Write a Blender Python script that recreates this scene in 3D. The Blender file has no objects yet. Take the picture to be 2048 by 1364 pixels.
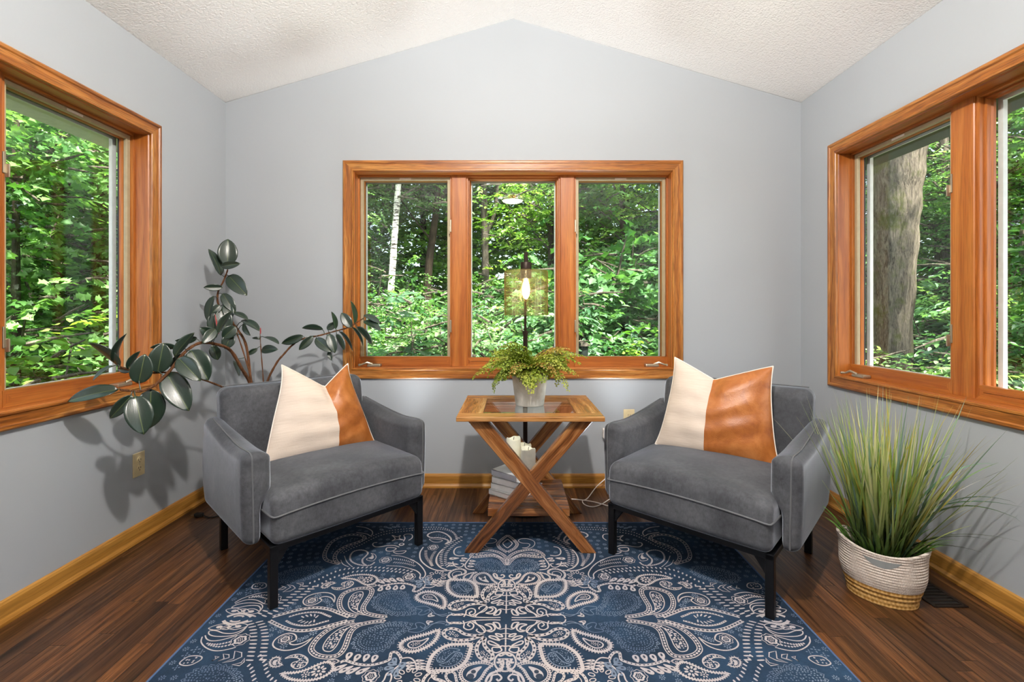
import bpy, bmesh, math, random
import numpy as np
from mathutils import Vector, Matrix
random.seed(7)
SC = bpy.context.scene
COL = SC.collection
PI = math.pi
# ------------------------------------------------------------------ camera facts
F = 930.0           # focal length in pixels of the 2048 px wide frame
VX, VY = 1024.0, 622.0
H = 1.117           # eye height
def at(px, py, Y):
    "the point of the room that shows at (px,py), at distance Y in front of the camera"
    return Vector(((px - VX) * Y / F, Y, H - (py - VY) * Y / F))
def ground(px, py, z=0.0):
    Y = (H - z) * F / (py - VY)
    return Vector(((px - VX) * Y / F, Y, z))
def lin(c):
    return c / 12.92 if c <= 0.04045 else ((c + 0.055) / 1.055) ** 2.4
def C(h, a=1.0):
    h = h.lstrip('#')
    return tuple(lin(int(h[i:i + 2], 16) / 255) for i in (0, 2, 4)) + (a,)
# ------------------------------------------------------------------ mesh builder
class MB:
    def __init__(s):
        s.v = []; s.f = []; s.uv = []; s.m = []
    def add(s, verts, faces, uvs=None, mat=0):
        o = len(s.v); s.v.extend([tuple(p) for p in verts])
        for k, f in enumerate(faces):
            s.f.append([i + o for i in f]); s.m.append(mat)
            s.uv.append(uvs[k] if uvs else [(0, 0)] * len(f))
    def box(s, c, size, M=None, mat=0, grain=None):
        hx, hy, hz = size[0] / 2, size[1] / 2, size[2] / 2
        P = [Vector((x, y, z)) for x in (-hx, hx) for y in (-hy, hy) for z in (-hz, hz)]
        fs = [(0, 1, 3, 2), (4, 6, 7, 5), (0, 4, 5, 1), (2, 3, 7, 6), (0, 2, 6, 4), (1, 5, 7, 3)]
        g = grain if grain is not None else max(range(3), key=lambda i: size[i])
        ou, ov = random.random() * 9, random.random() * 9
        uvs = []
        for f in fs:
            ax = [i for i in range(3) if len({round(P[k][i], 6) for k in f}) > 1]
            if len(ax) < 2: ax = [0, 1]
            u, v = (ax[0], ax[1]) if ax[0] == g else (ax[1], ax[0])
            if g not in ax: u, v = ax[0], ax[1]
            uvs.append([(P[k][u] + ou, P[k][v] + ov) for k in f])
        Q = [(M @ p if M else p) + Vector(c) for p in P]
        s.add(Q, fs, uvs, mat)
    def prism(s, poly, d0, d1, fn, mat=0, gdir=None):
        "2D polygon extruded from d0 to d1; fn maps (a,b,d) to 3D"
        n = len(poly)
        V = [fn(a, b, d0) for a, b in poly] + [fn(a, b, d1) for a, b in poly]
        fs = [list(range(n))[::-1], list(range(n, 2 * n))]
        if gdir is None: gdir = (1, 0)
        gl = math.hypot(*gdir); gx, gy = gdir[0] / gl, gdir[1] / gl
        ou, ov = random.random() * 9, random.random() * 9
        U = lambda a, b: (a * gx + b * gy + ou, -a * gy + b * gx + ov)
        uvs = [[U(*poly[i]) for i in fs[0]], [U(*poly[i - n]) for i in fs[1]]]
        for i in range(n):
            j = (i + 1) % n
            fs.append([i, j, n + j, n + i])
            a, b = U(*poly[i]), U(*poly[j])
            uvs.append([(a[0], a[1]), (b[0], b[1]), (b[0], b[1] + abs(d1 - d0)), (a[0], a[1] + abs(d1 - d0))])
        s.add(V, fs, uvs, mat)
    def tube(s, pts, r, seg=8, mat=0, caps=True):
        pts = [Vector(p) for p in pts]
        n = len(pts); R = r if isinstance(r, (list, tuple)) else [r] * n
        t0 = (pts[1] - pts[0]).normalized()
        up = Vector((0, 0, 1)) if abs(t0.z) < .9 else Vector((1, 0, 0))
        a = t0.cross(up).normalized(); V = []; L = 0; Ls = []
        for i, p in enumerate(pts):
            t = (pts[min(i + 1, n - 1)] - pts[max(i - 1, 0)])
            t = t.normalized() if t.length > 1e-9 else t0
            a = (a - t * a.dot(t))
            a = a.normalized() if a.length > 1e-6 else t.orthogonal().normalized()
            b = t.cross(a)
            if i: L += (p - pts[i - 1]).length
            Ls.append(L)
            for k in range(seg):
                q = 2 * PI * k / seg
                V.append(p + (a * math.cos(q) + b * math.sin(q)) * R[i])
        fs = []; uvs = []
        for i in range(n - 1):
            for k in range(seg):
                k2 = (k + 1) % seg
                fs.append([i * seg + k, i * seg + k2, (i + 1) * seg + k2, (i + 1) * seg + k])
                uvs.append([(Ls[i], k / seg), (Ls[i], (k + 1) / seg), (Ls[i + 1], (k + 1) / seg), (Ls[i + 1], k / seg)])
        if caps:
            fs += [list(range(seg))[::-1], list(range((n - 1) * seg, n * seg))]
            uvs += [[(0, 0)] * seg, [(0, 0)] * seg]
        s.add(V, fs, uvs, mat)
    def lathe(s, prof, seg=32, c=(0, 0, 0), mat=0, sx=1, sy=1, close=False):
        n = len(prof); V = []
        for r, z in prof:
            for k in range(seg):
                q = 2 * PI * k / seg
                V.append((c[0] + r * math.cos(q) * sx, c[1] + r * math.sin(q) * sy, c[2] + z))
        fs = []; uvs = []
        for i in range(n - 1 if not close else n):
            i2 = (i + 1) % n
            for k in range(seg):
                k2 = (k + 1) % seg
                fs.append([i * seg + k, i * seg + k2, i2 * seg + k2, i2 * seg + k])
                uvs.append([(k / seg, prof[i][1]), ((k + 1) / seg, prof[i][1]), ((k + 1) / seg, prof[i2][1]), (k / seg, prof[i2][1])])
        if not close:
            if prof[0][0] > 1e-6: fs.append(list(range(seg))[::-1]); uvs.append([(0, 0)] * seg)
            if prof[-1][0] > 1e-6: fs.append(list(range((n - 1) * seg, n * seg))); uvs.append([(0, 0)] * seg)
        s.add(V, fs, uvs, mat)
    def soft(s, half, r, deform=None, n=8, k=4, mat=0):
        "rounded box, then bent by deform(x,y,z)"
        def samples(h):
            rr = min(r, h * .999); inner = h - rr
            o = [inner * (-1 + 2 * i / n) for i in range(n + 1)]
            e = [inner + rr * math.tan(PI / 4 * (i + 1) / k) for i in range(k)]
            return [-x for x in reversed(e)] + o + e
        S = [samples(h) for h in half]
        for ax in range(3):
            a, b = [(1, 2), (2, 0), (0, 1)][ax]
            for sg in (-1, 1):
                A, B = S[a], S[b]; V = []; fs = []; uvs = []
                for y in B:
                    for x in A:
                        p = [0, 0, 0]; p[ax] = sg * half[ax]; p[a] = x; p[b] = y
                        q = [max(-(half[i] - min(r, half[i] * .999)), min(half[i] - min(r, half[i] * .999), p[i])) for i in range(3)]
                        d = Vector([p[i] - q[i] for i in range(3)])
                        d = d.normalized() * r if d.length > 1e-9 else d
                        w = Vector(q) + d
                        V.append(deform(w.x, w.y, w.z) if deform else w)
                W = len(A)
                for j in range(len(B) - 1):
                    for i in range(W - 1):
                        f = [j * W + i, j * W + i + 1, (j + 1) * W + i + 1, (j + 1) * W + i]
                        uv = [(A[i], B[j]), (A[i + 1], B[j]), (A[i + 1], B[j + 1]), (A[i], B[j + 1])]
                        if sg < 0: f = f[::-1]; uv = uv[::-1]
                        fs.append(f); uvs.append(uv)
                s.add(V, fs, uvs, mat)
    def build(s, name, mats, parent=None, smooth=False, weld=False, bevel=0, loc=None, angle=None):
        me = bpy.data.meshes.new(name)
        me.from_pydata(s.v, [], s.f)
        if not isinstance(mats, (list, tuple)): mats = [mats]
        for m in mats: me.materials.append(m)
        uvl = me.uv_layers.new(name='UVMap')
        flat = [c for f in s.uv for p in f for c in p]
        uvl.data.foreach_set('uv', flat)
        me.polygons.foreach_set('material_index', s.m)
        bm = bmesh.new(); bm.from_mesh(me)
        if weld: bmesh.ops.remove_doubles(bm, verts=bm.verts, dist=1e-5)
        bmesh.ops.recalc_face_normals(bm, faces=bm.faces)
        if smooth:
            for f in bm.faces: f.smooth = True
            ang = math.radians(angle or 40)
            for e in bm.edges:
                if len(e.link_faces) == 2 and e.calc_face_angle(0) > ang: e.smooth = False
        bm.to_mesh(me); bm.free()
        o = bpy.data.objects.new(name, me); COL.objects.link(o)
        if parent: o.parent = parent
        if loc is not None: o.location = loc
        if bevel:
            b = o.modifiers.new('bevel', 'BEVEL'); b.width = bevel; b.segments = 2; b.limit_method = 'ANGLE'; b.angle_limit = math.radians(35)
        return o
def empty(name, label, cat, loc=(0, 0, 0), rz=0, group=None, kind=None):
    o = bpy.data.objects.new(name, None); COL.objects.link(o); o.empty_display_size = .1
    o.location = loc; o.rotation_euler = (0, 0, rz)
    return tag(o, label, cat, group, kind)
def tag(o, label=None, cat=None, group=None, kind=None):
    if label: o['label'] = label
    if cat: o['category'] = cat
    if group: o['group'] = group
    if kind: o['kind'] = kind
    return o
def copy_tree(o, parent=None):
    c = o.copy(); COL.objects.link(c); c.parent = parent
    for ch in list(o.children): copy_tree(ch, c)
    return c
def catmull(pts, n=8, closed=False):
    P = [Vector(p) for p in pts]; N = len(P); out = []
    if N < 3: return P
    for i in range(N if closed else N - 1):
        if closed: a, b, c, d = P[i - 1], P[i], P[(i + 1) % N], P[(i + 2) % N]
        else: a, b, c, d = P[max(i - 1, 0)], P[i], P[i + 1], P[min(i + 2, N - 1)]
        for k in range(n):
            t = k / n
            out.append(.5 * ((2 * b) + (c - a) * t + (2 * a - 5 * b + 4 * c - d) * t * t + (3 * b - a - 3 * c + d) * t ** 3))
    if not closed: out.append(P[-1])
    return out
# ------------------------------------------------------------------ materials
class NT:
    def __init__(s, name):
        s.mat = bpy.data.materials.new(name); s.mat.use_nodes = True
        s.t = s.mat.node_tree; s.t.nodes.clear()
        s.out = s.n('ShaderNodeOutputMaterial')
    def n(s, typ, **kw):
        nd = s.t.nodes.new(typ)
        for k, v in kw.items(): setattr(nd, k, v)
        return nd
    def set(s, nd, key, val):
        if hasattr(val, 'is_output') or isinstance(val, bpy.types.NodeSocket): s.t.links.new(val, nd.inputs[key])
        else: nd.inputs[key].default_value = val
    def math(s, op, a, b=0.0, c=None):
        nd = s.n('ShaderNodeMath', operation=op)
        s.set(nd, 0, a); s.set(nd, 1, b)
        if c is not None: s.set(nd, 2, c)
        return nd.outputs[0]
    def coord(s, kind='Object'): return s.n('ShaderNodeTexCoord').outputs[kind]
    def sep(s, v):
        nd = s.n('ShaderNodeSeparateXYZ'); s.set(nd, 0, v); return nd.outputs
    def comb(s, x, y, z=0.0):
        nd = s.n('ShaderNodeCombineXYZ'); s.set(nd, 0, x); s.set(nd, 1, y); s.set(nd, 2, z); return nd.outputs[0]
    def map(s, v, scale=(1, 1, 1), loc=(0, 0, 0)):
        nd = s.n('ShaderNodeMapping'); s.set(nd, 'Vector', v); nd.inputs['Scale'].default_value = scale; nd.inputs['Location'].default_value = loc
        return nd.outputs[0]
    def noise(s, v, scale=5, detail=3, rough=.55, dist=0, col=False):
        nd = s.n('ShaderNodeTexNoise'); s.set(nd, 'Vector', v); nd.inputs['Scale'].default_value = scale
        nd.inputs['Detail'].default_value = detail; nd.inputs['Roughness'].default_value = rough; nd.inputs['Distortion'].default_value = dist
        return nd.outputs['Color' if col else 'Fac']
    def voronoi(s, v, scale=5, feature='F1'):
        nd = s.n('ShaderNodeTexVoronoi', feature=feature); s.set(nd, 'Vector', v); nd.inputs['Scale'].default_value = scale
        return nd.outputs['Distance']
    def white(s, v):
        nd = s.n('ShaderNodeTexWhiteNoise', noise_dimensions='3D'); s.set(nd, 'Vector', v); return nd.outputs['Value']
    def ramp(s, fac, stops):
        nd = s.n('ShaderNodeValToRGB'); s.set(nd, 'Fac', fac); e = nd.color_ramp.elements
        while len(e) < len(stops): e.new(.5)
        for i, (p, c) in enumerate(stops): e[i].position = p; e[i].color = c
        return nd.outputs[0]
    def mix(s, fac, a, b, blend='MIX'):
        nd = s.n('ShaderNodeMix', data_type='RGBA', blend_type=blend)
        s.set(nd, 0, fac); s.set(nd, 6, a); s.set(nd, 7, b); return nd.outputs[2]
    def bump(s, h, strength=.2, dist=.01):
        nd = s.n('ShaderNodeBump'); s.set(nd, 'Height', h); nd.inputs['Strength'].default_value = strength; nd.inputs['Distance'].default_value = dist
        return nd.outputs[0]
    def bsdf(s, col, rough=.5, metal=0, normal=None, spec=.5, **kw):
        nd = s.n('ShaderNodeBsdfPrincipled'); s.set(nd, 'Base Color', col); s.set(nd, 'Roughness', rough); s.set(nd, 'Metallic', metal)
        s.set(nd, 'Specular IOR Level', spec)
        if normal is not None: s.set(nd, 'Normal', normal)
        for k, v in kw.items(): s.set(nd, k.replace('_', ' '), v)
        return nd.outputs[0]
    def done(s, sh):
        s.t.links.new(sh, s.out.inputs[0]); return s.mat
def flat(name, col, rough=.5, metal=0, spec=.5, nz=0.06, nscale=30):
    m = NT(name); c = C(col) if isinstance(col, str) else col
    co = m.coord()
    k = m.noise(co, nscale, 3)
    d = m.ramp(k, [(.3, tuple(x * (1 - nz) for x in c[:3]) + (1,)), (.7, tuple(min(1, x * (1 + nz)) for x in c[:3]) + (1,))])
    return m.done(m.bsdf(d, rough, metal, spec=spec))
def wood(name, dark, mid, light, rough=.35, gs=1.0, pores=.5, spec=.5, bands=.5):
    "grain runs along U of the UV map (metres)"
    m = NT(name); uv = m.coord('UV')
    w = m.noise(m.map(uv, (1.3 * gs, 5 * gs, 1)), 1.6, 3)
    x, y, z = m.sep(uv)
    yy = m.math('ADD', y, m.math('MULTIPLY', w, .12))
    v2 = m.comb(x, yy)
    rings = m.noise(m.map(v2, (1.1 * gs, 30 * gs, 1)), 1.0, 4, .6, .4)
    fine = m.noise(m.map(uv, (9 * gs, 260 * gs, 1)), 1.0, 2, .6)
    col = m.ramp(rings, [(.28, C(dark)), (.5, C(mid)), (.72, C(light))])
    pc = m.ramp(fine, [(.38, (pores, pores, pores, 1)), (.52, (1, 1, 1, 1))])
    col = m.mix(.85, col, pc, 'MULTIPLY')
    nb = m.bump(fine, .08, .002)
    return m.done(m.bsdf(col, rough, normal=nb, spec=spec))
LAMP_A, LAMP_B, FILL_UP, LB, SKY, SUN, EXPO = 50, 240, 255, .28, 6.2, 27.0, 0.08
# ------------------------------------------------------------------ the materials of the room
def m_wall():
    m = NT('wall_paint'); co = m.coord()
    n = m.noise(co, 220, 2); n2 = m.noise(co, 1.3, 2)
    col = m.ramp(n2, [(.3, C('#a6abb0')), (.7, C('#a9aeb3'))])
    return m.done(m.bsdf(col, .62, normal=m.bump(n, .05, .002), spec=.3))
def m_ceil():
    m = NT('popcorn_ceiling'); co = m.coord()
    a = m.noise(co, 75, 3, .6); b = m.voronoi(co, 110)
    h = m.math('ADD', m.math('MULTIPLY', a, 1.2), m.math('MULTIPLY', b, -.5))
    return m.done(m.bsdf(C('#efece8'), .9, normal=m.bump(h, .5, .010), spec=.1))
def m_floor():
    m = NT('oak_plank_floor'); co = m.coord('Object'); x, y, z = m.sep(co)
    W = .0572
    xi = m.math('FLOOR', m.math('DIVIDE', x, W))
    r1 = m.white(m.comb(xi, 3.1, 0))
    yo = m.math('ADD', y, m.math('MULTIPLY', r1, 3.7))
    yi = m.math('FLOOR', m.math('DIVIDE', yo, .78))
    r2 = m.white(m.comb(xi, yi, 1.0)); r3 = m.white(m.comb(yi, xi, 5.0))
    # grain: stretched along y, offset per plank
    gx = m.math('ADD', x, m.math('MULTIPLY', r2, 7.0)); gy = m.math('ADD', y, m.math('MULTIPLY', r3, 13.0))
    v = m.comb(gx, gy, 0)
    warp = m.noise(m.map(v, (9, 1.6, 1)), 1.0, 2)
    v2 = m.comb(m.math('ADD', gx, m.math('MULTIPLY', warp, .055)), gy, 0)
    rings = m.noise(m.map(v2, (62, 1.7, 1)), 1.0, 4, .62, .5)
    fine = m.noise(m.map(v, (420, 11, 1)), 1.0, 2, .6)
    col = m.ramp(rings, [(.30, C('#22140b')), (.43, C('#4a2d19')), (.56, C('#664327')), (.74, C('#865c38'))])
    tone = m.ramp(r3, [(0, (.50, .47, .45, 1)), (.5, (.84, .82, .79, 1)), (1, (1.18, 1.08, .94, 1))])
    col = m.mix(1.0, col, tone, 'MULTIPLY')
    col = m.mix(.8, col, m.ramp(fine, [(.36, (.30, .28, .26, 1)), (.5, (1, 1, 1, 1))]), 'MULTIPLY')
    fx = m.math('FRACT', m.math('DIVIDE', x, W)); fy = m.math('FRACT', m.math('DIVIDE', yo, .78))
    ex = m.math('MINIMUM', fx, m.math('SUBTRACT', 1, fx)); ey = m.math('MULTIPLY', m.math('MINIMUM', fy, m.math('SUBTRACT', 1, fy)), 13.6)
    e = m.math('MINIMUM', ex, ey)
    gap = m.ramp(e, [(.008, (.25, .25, .25, 1)), (.03, (1, 1, 1, 1))])
    col = m.mix(1.0, col, gap, 'MULTIPLY')
    hh = m.math('ADD', m.math('MULTIPLY', fine, .3), m.ramp(e, [(.0, (0, 0, 0, 1)), (.04, (1, 1, 1, 1))]))
    rg = m.ramp(rings, [(.3, (.42, .42, .42, 1)), (.7, (.30, .30, .30, 1))])
    return m.done(m.bsdf(col, rg, normal=m.bump(hh, .12, .003), spec=.5))
def m_velvet():
    m = NT('grey_velvet'); co = m.coord()
    big = m.noise(co, 5, 3, .55, .3); fine = m.noise(m.map(m.coord('UV'), (1, 1, 1)), 420, 2)
    wv = m.noise(m.map(m.coord('UV'), (60, 500, 1)), 1, 2)
    col = m.ramp(big, [(.3, C('#3d3f43')), (.5, C('#484a4e')), (.7, C('#55575b'))])
    mot = m.noise(co, 55, 4, .7)
    col = m.mix(.8, col, m.ramp(mot, [(.3, (.74, .74, .75, 1)), (.7, (1.32, 1.31, 1.30, 1))]), 'MULTIPLY')
    col = m.mix(.45, col, m.ramp(wv, [(.3, (.6, .6, .62, 1)), (.7, (1.2, 1.2, 1.2, 1))]), 'MULTIPLY')
    return m.done(m.bsdf(col, .85, normal=m.bump(fine, .15, .002), spec=.2, Sheen_Weight=.9, Sheen_Roughness=.30, Sheen_Tint=(.74, .80, .92, 1)))
def m_leather():
    m = NT('tan_leather'); co = m.coord()
    a = m.noise(co, 9, 5, .6, .5); b = m.voronoi(co, 350); w = m.noise(co, 26, 3, .6, 1.2)
    col = m.ramp(a, [(.28, C('#7f4318')), (.5, C('#a4612b')), (.72, C('#bf7b42'))])
    h = m.math('ADD', m.math('MULTIPLY', b, .25), w)
    return m.done(m.bsdf(col, .38, normal=m.bump(h, .22, .006), spec=.5))
def m_linen():
    m = NT('cream_linen'); co = m.coord()
    x, y, z = m.sep(co)
    a = m.noise(m.map(co, (30, 30, 420)), 1, 2); b = m.noise(m.map(co, (420, 420, 30)), 1, 2)
    slub = m.noise(m.map(co, (14, 14, 260)), 1, 3)
    col = m.ramp(slub, [(.3, C('#cfbfb0')), (.6, C('#d8c9bb'))])
    h = m.math('ADD', m.math('ADD', a, b), m.math('MULTIPLY', slub, .8))
    return m.done(m.bsdf(col, .9, normal=m.bump(h, .14, .003), spec=.15))
def schlick(m, r0):
    g = m.n('ShaderNodeNewGeometry'); dt = m.n('ShaderNodeVectorMath', operation='DOT_PRODUCT')
    m.t.links.new(g.outputs['Incoming'], dt.inputs[0]); m.t.links.new(g.outputs['Normal'], dt.inputs[1])
    c = m.math('SUBTRACT', 1, m.math('ABSOLUTE', dt.outputs['Value']))
    return m.math('ADD', r0, m.math('MULTIPLY', 1 - r0, m.math('POWER', c, 5)))
def m_glass(name='window_glass', tint=(.97, .99, .98, 1), ior=1.45, refl=.9):
    m = NT(name)
    fr = schlick(m, ((ior - 1) / (ior + 1)) ** 2)
    tr = m.n('ShaderNodeBsdfTransparent'); tr.inputs['Color'].default_value = tint
    gl = m.n('ShaderNodeBsdfGlossy'); gl.inputs['Roughness'].default_value = 0.0; gl.inputs['Color'].default_value = (refl, refl, refl, 1)
    mx = m.n('ShaderNodeMixShader'); m.t.links.new(fr, mx.inputs[0]); m.t.links.new(tr.outputs[0], mx.inputs[1]); m.t.links.new(gl.outputs[0], mx.inputs[2])
    return m.done(mx.outputs[0])
def m_seeded():
    m = NT('seeded_amber_glass'); co = m.coord()
    sp = m.voronoi(co, 130); n = m.noise(co, 14, 2)
    dots = m.ramp(sp, [(.10, (1, 1, 1, 1)), (.26, (0, 0, 0, 1))])
    fr = schlick(m, .07)
    nb = m.bump(m.math('ADD', m.math('MULTIPLY', dots, .6), n), .35, .004)
    graz = m.math('POWER', m.math('DIVIDE', m.math('SUBTRACT', fr, .07), .93), .7)
    tint = m.mix(graz, m.mix(dots, (.935, .945, .88, 1), (.74, .68, .50, 1)), (.34, .24, .12, 1))
    tr = m.n('ShaderNodeBsdfTransparent'); m.t.links.new(tint, tr.inputs['Color'])
    gl = m.n('ShaderNodeBsdfGlossy'); gl.inputs['Roughness'].default_value = .12; gl.inputs['Color'].default_value = (.95, .85, .6, 1); m.t.links.new(nb, gl.inputs['Normal'])
    tl = m.n('ShaderNodeBsdfTranslucent'); tl.inputs['Color'].default_value = (.75, .62, .30, 1)
    mt = m.n('ShaderNodeMixShader'); m.t.links.new(m.math('ADD', m.math('MULTIPLY', dots, .38), .008), mt.inputs[0])
    m.t.links.new(tr.outputs[0], mt.inputs[1]); m.t.links.new(tl.outputs[0], mt.inputs[2])
    mx = m.n('ShaderNodeMixShader'); m.t.links.new(fr, mx.inputs[0]); m.t.links.new(mt.outputs[0], mx.inputs[1]); m.t.links.new(gl.outputs[0], mx.inputs[2])
    return m.done(mx.outputs[0])
def emit(name, col, strength):
    m = NT(name); e = m.n('ShaderNodeEmission'); e.inputs[0].default_value = col; e.inputs[1].default_value = strength
    return m.done(e.outputs[0])
def leafmat(name, attr='tint', rough=.5, transl=.35, spec=.4, tcol=(1.15, 1.25, .45)):
    m = NT(name); a = m.n('ShaderNodeAttribute', attribute_name=attr)
    col = a.outputs['Color']
    b = m.bsdf(col, rough, spec=spec)
    t = m.n('ShaderNodeBsdfTranslucent'); m.t.links.new(m.mix(1.0, col, tcol + (1,), 'MULTIPLY'), t.inputs[0])
    mx = m.n('ShaderNodeMixShader'); mx.inputs[0].default_value = transl
    m.t.links.new(b, mx.inputs[1]); m.t.links.new(t.outputs[0], mx.inputs[2])
    return m.done(mx.outputs[0])
def m_rubber_leaf():
    m = NT('rubber_leaf'); uv = m.coord('UV'); x, y, z = m.sep(uv)
    ax = m.math('ABSOLUTE', y)
    veins = m.noise(m.map(m.comb(m.math('SUBTRACT', x, m.math('MULTIPLY', ax, .5)), 0, 0), (60, 1, 1)), 1, 1)
    col = m.ramp(veins, [(.3, C('#14251b')), (.7, C('#213629'))])
    rib = m.ramp(ax, [(.012, (1, 1, 1, 1)), (.04, (0, 0, 0, 1))])
    col = m.mix(rib, col, C('#59663a'))
    return m.done(m.bsdf(col, .30, normal=m.bump(veins, .2, .002), spec=.8))
def m_bark(name, d, l, sc=1, moss=None):
    m = NT(name); uv = m.coord()
    a = m.noise(m.map(uv, (22 * sc, 22 * sc, 3.2 * sc)), 1, 6, .72, .9); b = m.voronoi(m.map(m.map(uv, (1, 1, 1)), (30 * sc, 30 * sc, 8 * sc)), 1)
    b = m.noise(m.map(uv, (95 * sc, 95 * sc, 16 * sc)), 1, 3, .6); h = m.math('ADD', m.math('MULTIPLY', a, .72), m.math('MULTIPLY', b, .28))
    col = m.ramp(h, [(.36, C(d)), (.64, C(l))])
    if moss:
        k = m.ramp(m.noise(m.map(uv, (2.2, 2.2, 1.4)), 2.6, 5, .75), [(.52, (0, 0, 0, 1)), (.66, (.8, .8, .8, 1))])
        col = m.mix(k, col, C(moss))
    return m.done(m.bsdf(col, .9, normal=m.bump(h, .8, .03), spec=.1))
def m_birch():
    m = NT('birch_bark'); uv = m.coord()
    a = m.noise(m.map(uv, (7, 7, 30)), 1, 4, .75); b = m.noise(m.map(uv, (5, 5, 7)), 1, 3)
    k = m.ramp(a, [(.41, C('#3a342e')), (.49, C('#ebe7df'))])
    col = m.mix(m.ramp(b, [(.62, (0, 0, 0, 1)), (.7, (1, 1, 1, 1))]), k, C('#4a433b'))
    return m.done(m.bsdf(col, .7, spec=.2))
def m_basket(name, c1, c2, step, tw):
    m = NT(name); co = m.coord(); x, y, z = m.sep(co)
    ang = m.math('ARCTAN2', y, x)
    row = m.math('MULTIPLY', z, 1 / step)
    s1 = m.math('SINE', m.math('MULTIPLY', row, 2 * PI))
    s2 = m.math('SINE', m.math('ADD', m.math('MULTIPLY', ang, tw), m.math('MULTIPLY', m.math('FLOOR', row), 2.4)))
    h = m.math('ADD', s1, m.math('MULTIPLY', s2, .45))
    n = m.noise(co, 60, 3)
    hh = m.math('ADD', m.math('MULTIPLY', h, .25), m.math('ADD', n, -.2))
    col = m.ramp(hh, [(.0, C(c1)), (.6, C(c2))])
    return m.done(m.bsdf(col, .9, normal=m.bump(h, .3, .004), spec=.15))
def m_pot():
    m = NT('whitewashed_clay'); co = m.coord()
    n = m.noise(co, 9, 5, .6, .5); f = m.noise(co, 80, 3)
    col = m.ramp(n, [(.3, C('#b9b2a2')), (.5, C('#d8d2c6')), (.7, C('#e6e1d8'))])
    return m.done(m.bsdf(col, .8, normal=m.bump(f, .15, .003), spec=.2))
def m_rug():
    m = NT('blue_rug'); co = m.coord()
    a = m.noise(co, 3.2, 4, .6); f = m.noise(m.map(co, (90, 700, 1)), 1, 2); f2 = m.noise(m.map(co, (700, 90, 1)), 1, 2)
    col = m.ramp(a, [(.3, C('#1d2836')), (.5, C('#243447')), (.72, C('#2e465f'))])
    fm = m.math('MULTIPLY', m.math('ADD', f, f2), .5)
    col = m.mix(.6, col, m.ramp(fm, [(.35, (.6, .6, .6, 1)), (.65, (1.35, 1.35, 1.35, 1))]), 'MULTIPLY')
    return m.done(m.bsdf(col, .95, normal=m.bump(fm, .3, .002), spec=.1))
def m_rugink(name, c1, c2):
    m = NT(name); co = m.coord(); f = m.noise(co, 260, 2); a = m.noise(co, 4, 3)
    col = m.mix(.5, m.ramp(a, [(.35, C(c1)), (.65, C(c2))]), m.ramp(f, [(.3, (.7, .7, .72, 1)), (.6, (1.1, 1.1, 1.1, 1))]), 'MULTIPLY')
    return m.done(m.bsdf(col, .95, spec=.1))
M = {}
M['wall'] = m_wall(); M['ceil'] = m_ceil(); M['floor'] = m_floor()
M['oak'] = wood('honey_oak', '#6e380c', '#a46325', '#c48c48', .36, 1.0, .45)
M['sash'] = wood('red_stained_wood', '#8c4817', '#a65f25', '#bb7736', .38, .7, .75)
M['base'] = wood('oak_baseboard', '#8a5a20', '#ad7832', '#c08c42', .38, .7, .7)
M['sheesham'] = wood('sheesham_wood', '#351b0b', '#7d4b24', '#b98450', .26, 1.0, .55, .6, (.36, .50, .64))
M['sheeshamtop'] = wood('pale_sheesham', '#6e4423', '#a8743f', '#cfa26a', .24, 1.0, .6, .6, (.36, .50, .64)); M['velvet'] = m_velvet(); M['leather'] = m_leather(); M['linen'] = m_linen()  # tabletop: pale tan wood with reflected window light painted into the colour
M['glass'] = m_glass(); M['tglass'] = m_glass('table_glass', (.93, .97, .95, 1), 1.5, 1.0); M['seeded'] = m_seeded()
M['black'] = flat('black_metal', '#17181b', .42, .6); M['bronze'] = flat('dark_bronze', '#2b1f18', .45, .6)
M['beige'] = flat('beige_metal', '#a99a7c', .45, .1); M['nickel'] = flat('satin_metal', '#b9ad98', .35, .8)
M['whitealu'] = flat('white_aluminium', '#d9dbdc', .4); M['darkgasket'] = flat('dark_gasket', '#2a2a2a', .6)
M['soffit'] = flat('soffit_paint', '#cfcbc0', .7); M['soffitshaded'] = flat('shaded_soffit_paint', '#4a4b40', .7)  # right eave takes a darker copy: its shade is painted into the colour
M['label'] = flat('paper_label', '#ddd3c6', .7); M['ink'] = flat('black_ink', '#161616', .7)
M['ivory'] = flat('ivory_plastic', '#d9c79c', .35); M['slot'] = flat('dark_slot', '#2a2418', .6)
M['whiteplastic'] = flat('white_plastic', '#e6e2de', .4)
M['piping'] = flat('grey_piping', '#5c5e61', .8); M['whitepiping'] = flat('cream_piping', '#e8e1d6', .85)
M['candle'] = flat('ivory_wax', '#f7f0dd', .5); M['wick'] = flat('black_wick', '#1a1512', .8)
M['paper'] = flat('white_paper', '#f2f0ec', .8); M['coverw'] = flat('white_cover', '#f3f2ef', .5); M['coverg'] = flat('grey_cover', '#c4c5ca', .5)
M['pot'] = m_pot(); M['soil'] = flat('dark_soil', '#2a1d14', .95, nz=.4, nscale=90)
M['rope'] = m_basket('white_rope', '#c5b7ab', '#e8ddd3', .0105, 95); M['jute'] = m_basket('jute_braid', '#94692f', '#e0b573', .0165, 44)
M['rubleaf'] = m_rubber_leaf(); M['stem'] = m_bark('rubber_stem', '#4a2f1f', '#8a5f42', 3)
M['bud'] = flat('red_bud', '#a33b3a', .4); M['greypot'] = flat('charcoal_pot', '#3b3d40', .6)
M['fern'] = leafmat('fern_leaf', 'tint', .55, .35); M['grass'] = leafmat('grass_blade', 'tint', .38, .2, .5, (1.1, 1.15, .5))
M['foliage'] = leafmat('woodland_leaf', 'tint', .42, .42, .55, (1.1, 1.2, .5))
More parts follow.
